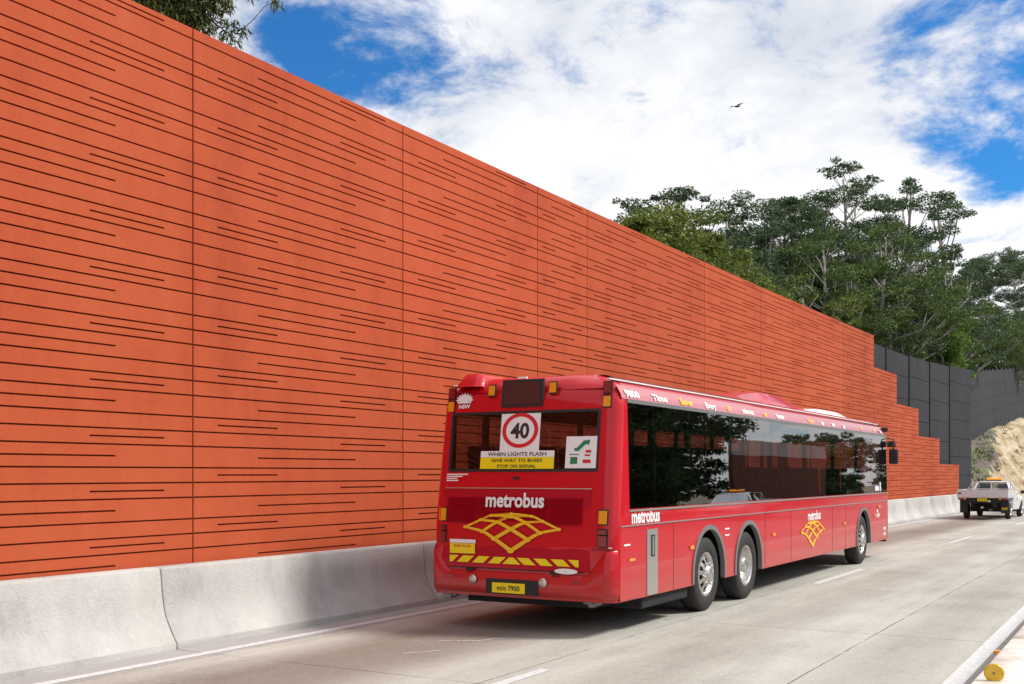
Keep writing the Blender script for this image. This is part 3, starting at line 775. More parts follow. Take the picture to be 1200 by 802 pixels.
for (cyy, k), kind in zip(WH, ('convex', 'dish', 'convex')):
    wheel_parts(bus, 1.225, cyy, 0.50, 1, kind); wheel_parts(bus, -1.225, cyy, 0.50, -1, kind)
    if kind == 'dish':
        pass

# side glazing : one flush band of panes with dark pillars behind
cuts = [0.42, 1.20, 2.36, 3.97, 5.9, 7.9, 9.8, 11.67, 13.05, 14.40]
for s_ in (1, -1):
    for i, (a, c) in enumerate(zip(cuts, cuts[1:])):
        mb = MB(); e = 0.004
        f_ = lambda y, z, d: (s_*(halfw(z)+e-d), y, z)
        mb.quad(f_(a+.004, WZ0, 0), f_(c-.004, WZ0, 0), f_(c-.004, WZ1, 0), f_(a+.004, WZ1, 0))
        mb.build('side_window', M['glass'], bus, fixn=False)
    for i, a in enumerate(cuts):
        wdt = 0.05 if i not in (0, len(cuts)-1) else 0.03
        mb = MB(); mb.prism([(a-wdt, WZ0-.01), (a+wdt, WZ0-.01), (a+wdt, WZ1+.01), (a-wdt, WZ1+.01)], lambda y, z, d: (s_*(halfw(z)-d), y, z), 0.006, 0.06)
        mb.build('window_pillar', M['black'], bus)
    # black border of the bonded glass
    for z0_, z1_ in ((WZ0-.01, WZ0+.05), (WZ1-.07, WZ1+.01)):
        mb = MB(); mb.prism([(0.42, z0_), (14.40, z0_), (14.40, z1_), (0.42, z1_)], lambda y, z, d: (s_*(halfw(z)-d), y, z), 0.004, 0.03); mb.build('window_frame', M['black'], bus)
# driver window slider rail and door post near the front
for yy_ in (13.55, 13.95):
    mb = MB(); mb.prism([(yy_-.02, WZ0), (yy_+.02, WZ0), (yy_+.02, WZ1-.35), (yy_-.02, WZ1-.35)], lambda y, z, d: (halfw(z)-d, y, z), 0.008, 0.03); mb.build('window_rail', M['black'], bus)
# rear window, windscreen
mb = MB()
xs_ = [-1.035+2.0*i/8 for i in range(9)]
for x0, x1 in zip(xs_, xs_[1:]): mb.add([rr(x0, RZ0, .003), rr(x1, RZ0, .003), rr(x1, RZ1, .003), rr(x0, RZ1, .003)], [(0, 1, 2, 3)], 0, True)
mb.build('rear_window', M['glass_rear'], bus, fixn=False)
mb = MB()
def rframe(x0, x1, z0, z1, e0=-0.03, e1=0.008):
    n = 8; 
    for i in range(n):
        a, c = x0+(x1-x0)*i/n, x0+(x1-x0)*(i+1)/n
        mb.add([rr(a, z0, e1), rr(c, z0, e1), rr(c, z1, e1), rr(a, z1, e1), rr(a, z0, e0), rr(c, z0, e0), rr(c, z1, e0), rr(a, z1, e0)], [(0, 1, 2, 3), (4, 7, 6, 5), (3, 2, 6, 7), (0, 4, 5, 1), (0, 3, 7, 4), (1, 5, 6, 2)])
rframe(-1.05, 0.98, RZ0-.02, RZ0+.012); rframe(-1.05, 0.98, RZ1-.012, RZ1+.02); rframe(-1.06, -1.02, RZ0, RZ1); rframe(0.955, 0.99, RZ0, RZ1)
mb.build('rear_window_frame', M['black'], bus)
mb = MB(); yb = lambda z: yfront(z)-0.002
mb.quad((-1.04, yb(1.28), 1.28), (1.04, yb(1.28), 1.28), (1.0, yb(2.62), 2.62), (-1.0, yb(2.62), 2.62)); mb.build('windscreen', M['glass_rear'], bus, fixn=False)

# interior : floor, lining, seats, poles
mb = MB(); mb.box((-1.17, 0.2, 1.195), (1.17, 5.6, 1.40)); mb.box((-0.4, 0.22, 1.40), (0.4, 1.1, 1.5)); mb.build('cabin_floor', M['inner'], bus)
mb = MB()
mb.quad((-1.0, 0.25, 2.86), (1.0, 0.25, 2.86), (1.0, 14.2, 2.86), (-1.0, 14.2, 2.86))
for s_ in (1, -1):
    mb.quad((s_*1.13, 0.25, 2.66), (s_*1.0, 0.25, 2.86), (s_*1.0, 14.2, 2.86), (s_*1.13, 14.2, 2.66))
    mb.quad((s_*1.215, 0.25, 1.2), (s_*1.195, 0.25, 1.45), (s_*1.195, 14.3, 1.45), (s_*1.215, 14.3, 1.2))
    mb.quad((s_*1.125, 0.25, 2.70), (s_*1.13, 0.25, 2.655), (s_*1.13, 14.2, 2.655), (s_*1.125, 14.2, 2.70))
mb.build('interior_lining', M['inner'], bus, fixn=False)
def seat(y, x, zf):
    o = empty('seat', (x, y, zf)); o.parent = bus
    mb = MB(); mb.box((-.43, 0.0, .36), (.43, .42, .46)); mb.build('cushion', M['seat'], o, bevel=.03)
    mb = MB()
    for q in (-.22, .22):
        mb.prism([(-.04, .42), (.06, .42), (-.02, 1.02), (-.10, 1.02)], lambda u, v, d: (q+d, u, v), -.205, .205)
    mb.build('backrest', M['seat'], o, bevel=.03)
first = None
for i in range(12):
    y = 0.75+0.83*i if i < 11 else 12.4
    zf = 1.20 if y < 5.4 else 0.95
    for x in (-.72, .72):
        if y > 6.5 and y < 8: continue
        seat(y, x, zf)
for y in (2.2, 4.6, 7.1, 9.4, 11.5):
    for x in (-.32, .32):
        mb = MB(); mb.tube([(x, y, 1.2), (x, y, 2.86)], .017, 8); mb.build('grab_pole', M['yellow'], bus)

# engine hatch with louvres
def rplate(name, x0, x1, z0, z1, e, th, m, bevel=0.0, n=10, label=None):
    mb_ = MB()
    for i in range(n):
        a, c = x0+(x1-x0)*i/n, x0+(x1-x0)*(i+1)/n
        mb_.add([rr(a, z0, e), rr(c, z0, e), rr(c, z1, e), rr(a, z1, e)], [(0, 1, 2, 3)], 0, True)
        mb_.add([rr(a, z1, e), rr(c, z1, e), rr(c, z1, e-th), rr(a, z1, e-th), rr(a, z0, e), rr(c, z0, e), rr(c, z0, e-th), rr(a, z0, e-th)], [(0, 1, 2, 3), (4, 7, 6, 5)])
    for x_ in (x0, x1): mb_.add([rr(x_, z0, e), rr(x_, z1, e), rr(x_, z1, e-th), rr(x_, z0, e-th)], [(0, 1, 2, 3)])
    return mb_.build(name, m, bus)
hatch = rplate('engine_hatch', -1.10, 0.93, 0.74, 1.675, 0.014, 0.02, M['bus_dark_red'])
rplate('seam_strip', -1.08, 0.93, 1.688, 1.698, 0.012, 0.015, M['alu'])
mb = MB()
for rng_ in ((-1.02, -0.60), (-0.58, 0.38), (0.40, 0.83)):
    zt, zb_ = (1.585, 1.27)
    nl_ = 17
    for k in range(nl_):
        z_ = zb_+(zt-zb_)*k/nl_
        if rng_[0] == -0.58 and not (z_ > 1.30): continue
        for i in range(4):
            a, c = rng_[0]+(rng_[1]-rng_[0])*i/4, rng_[0]+(rng_[1]-rng_[0])*(i+1)/4
            mb.add([rr(a, z_, .015), rr(c, z_, .015), rr(c, z_+.011, .026), rr(a, z_+.011, .026), rr(a, z_+.013, .015), rr(c, z_+.013, .015)], [(0, 1, 2, 3), (3, 2, 5, 4)])
gr = mb.build('louvre_grille', M['bus_dark_red'], bus)
def ring_part(name, cx_, cz_, r0, r1, m, e, sx=1.0):
    mb_ = MB(); n_ = 48
    for k in range(n_):
        a, c = 2*math.pi*k/n_, 2*math.pi*(k+1)/n_
        mb_.add([rr(cx_+sx*r0*math.cos(a), cz_+r0*math.sin(a), e), rr(cx_+sx*r1*math.cos(a), cz_+r1*math.sin(a), e), rr(cx_+sx*r1*math.cos(c), cz_+r1*math.sin(c), e), rr(cx_+sx*r0*math.cos(c), cz_+r0*math.sin(c), e)], [(0, 1, 2, 3)])
    return mb_.build(name, m, bus, fixn=False)
# bumper : lower band turning up at both corners
mb = MB(); nb_ = 40
def bx(i): return -1.27+2.54*i/nb_
def btop(x):
    a = abs(x+0.08) if x < 0 else abs(x-0.0)
    return 0.70+0.29*smooth((a-0.86)/0.30)
ring = []
for i in range(nb_+1):
    x = bx(i); 
    xx = max(-1.25, min(1.25, x)); r = 0.16
    if abs(xx) > 1.25-r: dy = r-math.sqrt(max(0, r*r-(abs(xx)-(1.25-r))**2))
    else: dy = 0
    y = dy+0.035*(xx/1.25)**2*(1 if abs(xx) < 1.09 else 0.5)
    ring.append((xx*1.012, y, btop(xx)))
pts_o = []
for (x, y, zt) in ring:
    pts_o.append([(x, y-.005, .435), (x, y-.040, .455), (x, y-.050, .52), (x, y-.046, zt-.07), (x, y-.03, zt-.02), (x, y-.004, zt)])
for i in range(nb_):
    for k in range(5):
        mb.add([pts_o[i][k], pts_o[i+1][k], pts_o[i+1][k+1], pts_o[i][k+1]], [(0, 1, 2, 3)], 0, True)
# side returns of the bumper
for s_ in (1, -1):
    e = pts_o[-1] if s_ > 0 else pts_o[0]
    y2 = 0.62
    zt = 0.99
    for (za, zb_) in ((.415, .70), (.70, zt)):
        mb.quad((s_*1.264, 0.12, za), (s_*1.264, y2, za), (s_*1.264, y2, zb_), (s_*1.264, 0.12, zb_))
    mb.quad((s_*1.264, 0.12, zt), (s_*1.264, y2, zt), (s_*1.24, y2, zt), (s_*1.24, 0.12, zt))
    mb.quad((s_*1.264, y2, .415), (s_*1.24, y2, .415), (s_*1.24, y2, zt), (s_*1.264, y2, zt))
bm_ = bmesh.new()
bo = mb.build('rear_bumper', M['bus_red'], bus)
bm_.from_mesh(bo.data); bmesh.ops.remove_doubles(bm_, verts=bm_.verts, dist=0.002); bmesh.ops.recalc_face_normals(bm_, faces=bm_.faces); bm_.to_mesh(bo.data); bm_.free()
# dark gap line above the bumper corners
for x0, x1 in ((0.95, 1.18), (-1.18, -1.12)): rplate('bumper_gap', x0, x1, 0.998, 1.008, 0.006, 0.01, M['black'], n=3)
rplate('hatch_gap', -0.98, 0.86, 0.728, 0.738, 0.018, 0.02, M['black'])
for x in (-0.66, 0.50): rplate('hatch_hinge', x-.05, x+.05, 0.70, 0.73, 0.055, 0.03, M['black'], n=2)
ring_part('hatch_handle', .66, .745, .002, .032, M['white'], .062, 4.6)
# fog lamps, plate
for x in (-0.60, 0.36):
    mb = MB(); mb.lathe([(-.065, .055), (-.075, .045), (-.078, .001)], (x, 0, 0.60), 'y', 20); mb.build('reversing_lamp', M['alu'], bus)
for x in (-0.95, 0.78): rplate('bumper_reflector', x-.05, x+.05, 0.615, 0.635, 0.053, 0.01, M['redlens'], n=2)
rplate('plate_recess', -0.42, 0.30, 0.44, 0.62, 0.053, 0.01, M['black'], n=4)
mb = MB(); mb.box((-.225, -.066, .455), (.225, -.06, .575)); pl = mb.build('number_plate', M['yellow2'], bus, bevel=.003); pl.location = (-.10, 0, 0)
text_part('m/o 7900', 'plate_text', .085, M['blacktxt'], lambda u, v: Vector((u-.10, -.0675, .485+v)), bus, .002, .95)
# lamps
def rlamp(name, x, z, w, h, m, e=.02, lab=None):
    return rplate(name, x-w/2, x+w/2, z-h/2, z+h/2, e, .03, m, n=2)
def lamp_cluster(x, z, h, w, m):
    rplate('lamp_housing', x-w/2-.012, x+w/2+.012, z-h/2-.014, z+h/2+.014, .010, .02, M['black'], n=2)
    rlamp('lamp_lens', x, z, w, h, m)
lamp_cluster(-.49, 2.88, .12, .085, M['amber']); lamp_cluster(.355, 2.885, .12, .085, M['amber'])
for s_ in (1, -1):
    lamp_cluster(s_*1.07-.01, 2.70, .12, .085, M['amber']); lamp_cluster(s_*1.07-.01, 2.86, .12, .085, M['redlens'])
    lamp_cluster(s_*1.09, 1.37, .15, .10, M['amber']); lamp_cluster(s_*1.09, 1.20, .05, .10, M['redlens']); lamp_cluster(s_*1.09, 1.10, .12, .10, M['redlens'])
# destination display
rplate('display_surround', -.34, .23, 2.665, 3.0, .014, .03, M['black'], n=4)
rplate('display_glass', -.305, .195, 2.695, 2.965, .018, .02, M['display'], n=4)
# lamp above display
rplate('marker_lamp', -.12, 0.0, 3.008, 3.03, .03, .03, M['white'], n=2)
# stickers on the rear glass
st40 = rplate('speed_sticker', -.325, .215, 2.14, 2.61, .006, .002, M['white'], n=4)
ring_part('speed_ring', -.055, 2.385, .165, .21, M['reddecal'], .0085, 1.18)
text_part('40', 'speed_text', .25, M['blacktxt'], lambda u, v: rr(-.055+u, 2.295+v, .0095), bus, .008)
rplate('caption_sticker', -.59, .425, 2.065, 2.14, .0062, .002, M['white'], n=4)
rplate('caution_sticker', -.59, .425, 1.925, 2.063, .0062, .002, M['yellow2'], n=4)
text_part('WHEN LIGHTS FLASH', 'caption_text', .062, M['blacktxt'], lambda u, v: rr(-.08+u, 2.08+v, .0095), bus, .001, 1.35)
text_part('GIVE WAY TO BUSES', 'caution_text', .052, M['blacktxt'], lambda u, v: rr(-.08+u, 2.008+v, .0095), bus, .001, 1.45)
text_part('STOP ON SIGNAL', 'caution_text', .052, M['blacktxt'], lambda u, v: rr(-.08+u, 1.94+v, .0095), bus, .001, 1.3)
rplate('give_way_sticker', .575, .965, 1.93, 2.30, .0105, .003, M['white'], n=3)
mb = MB()
def rpoly(mb_, pts, e): mb_.add([rr(x, z, e) for x, z in pts], [tuple(range(len(pts)))])
rpoly(mb, [(.69, 2.13), (.74, 2.13), (.83, 2.21), (.87, 2.20), (.88, 2.26), (.80, 2.25), (.72, 2.17), (.68, 2.16)], .014)
rpoly(mb, [(.64, 1.98), (.73, 1.98), (.73, 2.06), (.64, 2.06)], .014); rpoly(mb, [(.62, 2.085), (.75, 2.085), (.75, 2.095), (.62, 2.095)], .014)
mb.build('arrow_mark', M['green'], bus, fixn=False)
mb = MB()
rpoly(mb, [(.80, 1.99), (.90, 1.99), (.90, 2.03), (.80, 2.03)], .014); rpoly(mb, [(.82, 2.07), (.89, 2.07), (.89, 2.09), (.82, 2.09)], .014); rpoly(mb, [(.83, 2.11), (.90, 2.11), (.90, 2.14), (.83, 2.14)], .014)
mb.build('red_mark', M['reddecal'], bus, fixn=False)
# small emblem upper left: a flower head over a line of writing
mb = MB()
for k in range(9):
    a = math.pi*(k)/8; cx_, cz_ = -.885+.075*math.cos(a)*1.15, 2.775+.055*math.sin(a)
    rpoly(mb, [(-.885, 2.765), (cx_-.018*math.sin(a)-.0*k, cz_+.018*math.cos(a)), (-.885+.125*math.cos(a)*1.05, 2.775+.095*math.sin(a)), (cx_+.018*math.sin(a), cz_-.018*math.cos(a))], .006+.0004*k)
ring_n = [(-.885+.055*math.cos(2*math.pi*k/20), 2.79+.055*math.sin(2*math.pi*k/20)) for k in range(20)]; rpoly(mb, ring_n, .0102)
rpoly(mb, [(-1.00, 2.755), (-.77, 2.755), (-.80, 2.735), (-.97, 2.735)], .0104)
mb.build('flower_emblem', M['white'], bus, fixn=False)
text_part('NSW', 'emblem_text', .062, M['white'], lambda u, v: rr(-.885+u, 2.675+v, .006), bus, .003, 1.2)
for k, (w_, z_) in enumerate(((.33, 1.86), (.25, 1.835), (.17, 1.81), (.19, 1.785))):
    rplate('notice_line', -1.09, -1.09+w_, z_-.008, z_+.006, .004, .003, M['white'], n=2)
rplate('window_lock', -.11, -.03, 1.80, 1.83, .012, .01, M['black'], n=1)
# fleet name
text_part('metrobus', 'fleet_name', .235, M['white'], lambda u, v: rr(-.06+u, 1.475+v, .030), bus, .007, .88)
# lattice emblem, nodes given in metres above its foot
NOD = {(0, 0): (0, 0), (1, 0): (.23, .137), (2, 0): (.40, .22), (3, 0): (.645, .268), (1, 1): (0, .256), (2, 1): (.195, .336), (3, 1): (.427, .357), (2, 2): (0, .405), (3, 2): (.28, .412), (3, 3): (0, .437)}
def node(i, j):
    if i >= j: x, z = NOD[(i, j)]; return (x, z)
    x, z = NOD[(j, i)]; return (-x, z)
def lattice(fn, name):
    mb_ = MB(); e = [0]
    def cr(p0, p1, p2, p3, t_):
        return tuple(0.5*((2*b_)+(-a+c)*t_+(2*a-5*b_+4*c-d)*t_*t_+(-a+3*b_-3*c+d)*t_**3) for a, b_, c, d in zip(p0, p1, p2, p3))
    for fam in (0, 1):
        for j in range(4):
            nodes = [node(i, j) if fam == 0 else node(j, i) for i in range(4)]
            wds = [(.052-.009*max(i, j)) for i in range(4)]
            ext = [tuple(2*a-b_ for a, b_ in zip(nodes[0], nodes[1]))]+nodes+[tuple(2*a-b_ for a, b_ in zip(nodes[-1], nodes[-2]))]
            P_ = []; Wd = []
            for s0 in range(3):
                for q in range(5 if s0 < 2 else 6):
                    t_ = q/5; P_.append(cr(ext[s0], ext[s0+1], ext[s0+2], ext[s0+3], t_)); Wd.append(wds[s0]*(1-t_)+wds[s0+1]*t_)
            ee = .002+.0012*(fam*4+j)
            prev = None
            for i_, p in enumerate(P_):
                a = P_[max(0, i_-1)]; c = P_[min(len(P_)-1, i_+1)]; dx, dz = c[0]-a[0], c[1]-a[1]; L = math.hypot(dx, dz) or 1
                nx, nz = -dz/L*Wd[i_]/2, dx/L*Wd[i_]/2
                cur = ((p[0]+nx, p[1]+nz), (p[0]-nx, p[1]-nz))
                if prev: mb_.add([fn(*prev[0], ee), fn(*prev[1], ee), fn(*cur[1], ee), fn(*cur[0], ee)], [(0, 1, 2, 3)])
                prev = cur
    for (i, j), (x, z) in NOD.items():
        for sg in ((1, -1) if x else (1,)):
            r_ = .042-.006*max(i, j)
            mb_.add([fn(sg*x+1.15*r_*math.cos(2*math.pi*k/12), z+r_*.75*math.sin(2*math.pi*k/12), .0135) for k in range(12)], [tuple(range(12))])
    return mb_.build(name, M['yellow'], bus, fixn=False)
lattice(lambda x, z, e: rr(-.09+x, .955+z, .016+e), 'lattice_emblem')
lattice(lambda x, z, e: rs(8.22+x*1.15, .60+z*.98, e), 'lattice_emblem')
text_part('metrobus', 'fleet_name', .225, M['white'], lambda u, v: rs(8.33+u, 1.055+v, .004), bus, .007, .95)
text_part('metrobus', 'fleet_name', .225, M['white'], lambda u, v: rs(.88+u, 1.29+v, .004), bus, .007, .95)
# hazard strip and number box
mb = MB(); x0, x1, z0, z1 = -.97, .80, .795, .875; pitch = .225; cen = -.085
def strip_para(a0, a1, c0, c1):
    P_ = [(a0, z0), (a1, z0), (c1, z1), (c0, z1)]
    P_ = [(max(x0, min(x1, x)), z) for x, z in P_]
    if max(p[0] for p in P_)-min(p[0] for p in P_) > .02: rpoly(mb, P_, .019)
rpoly(mb, [(cen-.125, z0), (cen+.125, z0), (cen+.03, z1), (cen-.03, z1)], .019)
for k in range(1, 6):
    for s_ in (1, -1):
        a = cen+s_*(.125+.045+(k-1)*pitch); sh = .095
        lo, hi = (a, a+s_*.16)
        q = [(lo, z0), (hi, z0), (hi-s_*sh, z1), (lo-s_*sh, z1)]
        q = [(max(x0, min(x1, x)), z) for x, z in q]
        if abs(q[0][0]-q[1][0])+abs(q[2][0]-q[3][0]) > .03: rpoly(mb, q, .019)
mb.build('hazard_strip', M['yellow2'], bus, fixn=False)
rplate('number_box', -.97, -.60, .90, 1.02, .017, .002, M['yellow2'], n=2)
rplate('number_label', -.97, -.59, 1.025, 1.07, .017, .002, M['white'], n=2)
text_part('REAR DOOR', 'number_text', .045, M['reddecal'], lambda u, v: rr(-.785+u, .975+v, .0185), bus, .001)
text_part('9866', 'number_text', .055, M['blacktxt'], lambda u, v: rr(-.785+u, .915+v, .0185), bus, .001, 1.4) if False else None

# side details
def splate(name, y0, y1, z0, z1, m, e=.004, th=.004, bevel=0, par=None):
    mb_ = MB(); mb_.prism([(y0, z0), (y1, z0), (y1, z1), (y0, z1)], lambda y, z, d: tuple(rs(y, z, d)), e-th, e); return mb_.build(name, m, par or bus, bevel=bevel)
sd_ = splate('service_flap', .90, 1.22, .41, 1.20, M['alu'], .010, .012)
splate('flap_handle', 1.02, 1.12, .87, 1.13, M['black'], .016, .008)
splate('flap_handle', 1.035, 1.075, .89, 1.11, M['alu'], .024, .01)
splate('panel_joint', 1.74, 1.748, .41, 1.25, M['black'], .002, .002)
for yy_ in (5.5, 6.9, 9.6, 10.6): splate('panel_joint', yy_, yy_+.008, .41, 1.25, M['black'], .002, .002)
for yy_, z_ in ((2.30, .905), (5.86, .905), (10.42, .905), (13.07, .97)): splate('side_marker_lamp', yy_, yy_+.13, z_-.025, z_+.02, M['amber'], .02, .02, bevel=.004)
splate('indicator_lamp', 13.42, 13.62, 1.125, 1.165, M['amber'], .03, .03, bevel=.005)
splate('rear_reflector', .36, .52, .855, .885, M['amber'], .024, .01)
rplate('corner_badge', 1.16, 1.2, 1.02, 1.03, .01, .01, M['white'], n=1)
splate('model_badge', .25, .42, 1.035, 1.055, M['white'], .006, .006)
def cove(y, z, e):   # on the sloped panel above the windows
    zz = z; i = 0.035*(z-2.69)/.11 if z < 2.80 else .035+.055*(z-2.80)/.10
    return Vector((halfw(z)-i+e, y, z))
words = [('9800', .62, .115, M['white'], 1.75), ('Time', 1.45, .11, M['white'], 2.0), ('Saver', 2.35, .11, M['yellow'], 1.8), ('Every', 3.25, .11, M['white'], 1.6), ('10', 4.0, .11, M['yellow'], 1.6), ('minutes', 4.85, .11, M['white'], 1.5),
         ('or', 5.7, .11, M['yellow'], 1.5), ('better', 6.5, .11, M['white'], 1.5), ('Turn', 8.3, .11, M['yellow'], 1.6), ('up', 9.1, .11, M['white'], 1.6), ('and', 9.9, .11, M['white'], 1.6), ('go', 10.7, .11, M['white'], 1.6), ('M', 12.2, .11, M['yellow'], 1.4), ('91', 13.4, .10, M['yellow'], 1.6), ('9800', 14.0, .09, M['white'], 1.2)]
for w_, yy_, sz, m_, sx in words:
    text_part(w_, 'cove_lettering', sz, m_, lambda u, v: cove(yy_+u, 2.765+v, .013), bus, .004, sx)
text_part('9800', 'fleet_number', .09, M['white'], lambda u, v: rs(14.12+u, .62+v, .004), bus, .004, 1.3)
text_part('NSW', 'fleet_number', .09, M['white'], lambda u, v: rs(14.12+u, .50+v, .004), bus, .004, 1.2)
text_part('NSW', 'side_emblem', .11, M['white'], lambda u, v: rs(13.48+u, .925+v, .004), bus, .005, 1.2)
mb = MB(); mb.add([rs(13.40+.07*math.cos(2*math.pi*k/16), 1.06+.04*math.sin(2*math.pi*k/16), .004) for k in range(16)], [tuple(range(16))]); mb.build('side_emblem', M['white'], bus, fixn=False)
for z_ in (1.09, 1.0): splate('notice_line', 3.66, 3.84, z_-.012, z_+.008, M['white'], .004, .003)
splate('window_notice', 13.2, 13.55, 1.50, 1.60, M['white'], .007, .002)
splate('window_notice', 13.65, 13.75, 1.49, 1.68, M['white'], .007, .002)
# roof pods
def pod(name, x0, x1, y0, y1, z0, hgt, m, ramp_f=.3, ramp_b=.3):
    mb_ = MB(); nx, ny = 10, 16; vs = []
    for j in range(ny+1):
        v = j/ny; fy = smooth(min(1, v/ramp_b))*smooth(min(1, (1-v)/ramp_f))
        for i in range(nx+1):
            u = i/nx; fx = (1-abs(2*u-1)**5); vs.append((x0+(x1-x0)*u, y0+(y1-y0)*v, z0+hgt*fy*fx**.6))
    fs = [(j*(nx+1)+i, j*(nx+1)+i+1, (j+1)*(nx+1)+i+1, (j+1)*(nx+1)+i) for j in range(ny) for i in range(nx)]
    mb_.add(vs, fs, 0, True); return mb_.build(name, m, bus, fixn=False)
pod('roof_pod', -.85, .85, 5.8, 10.3, 3.03, .27, M['bus_red'], .55, .38)
pod('roof_pod', -.85, .80, 10.2, 13.6, 3.03, .16, M['white'], .4, .3)
pod('exhaust_cowl', -1.03, -.66, .22, 1.3, 2.94, .17, M['bus_red'], .4, .12)
cp = mat('cove_film', (0.53, 0.003, 0.010), 0.3, 0.0, 1.0); cp.node_tree.nodes['Principled BSDF'].inputs['Coat IOR'].default_value = 3.8
cp.node_tree.nodes['Principled BSDF'].inputs['Coat Roughness'].default_value = 0.12
for s_ in (1, -1):
    mb = MB()
    for za, zb_ in ((2.737, 2.80), (2.80, 2.90)):
        for i in range(12):
            ya, yb_ = .30+14.0*i/12, .30+14.0*(i+1)/12
            mb.add([(s_*cove(ya, za, .0025).x, ya, za), (s_*cove(ya, za, .0025).x, yb_, za), (s_*cove(ya, zb_, .0025).x, yb_, zb_), (s_*cove(ya, zb_, .0025).x, ya, zb_)], [(0, 1, 2, 3)] if s_ > 0 else [(3, 2, 1, 0)], 0, True)
    mb.build('cove_panel', cp, bus, fixn=False)
# mirrors
mb = MB(); mb.tube([(1.16, 14.35, 2.45), (1.34, 14.52, 2.50), (1.42, 14.60, 2.42), (1.42, 14.60, 2.30)], .018, 8); mb.tube([(1.30, 14.48, 2.60), (1.42, 14.60, 2.58), (1.46, 14.62, 2.40)], .014, 8)
mb.v = [(x-.07, y, z+.06) for x, y, z in mb.v]; ma = mb.build('mirror_arm', M['black'], bus)
mb = MB(); mb.box((1.25, 14.56, 2.08), (1.45, 14.66, 2.42)); mb.build('mirror_head', M['black'], bus, bevel=.035)
mb = MB(); mb.box((1.22, 14.50, 2.46), (1.38, 14.58, 2.60)); mb.build('mirror_head', M['black'], bus, bevel=.03)
mb = MB(); mb.box((1.14, 14.30, 2.80), (1.28, 14.38, 2.90)); mb.build('camera_pod', M['black'], bus, bevel=.02)
mb = MB(); mb.box((1.05, 14.42, .34), (1.2, 14.56, .40)); mb.build('front_skirt', M['black'], bus)
for w in (0.9, -1.0): pass

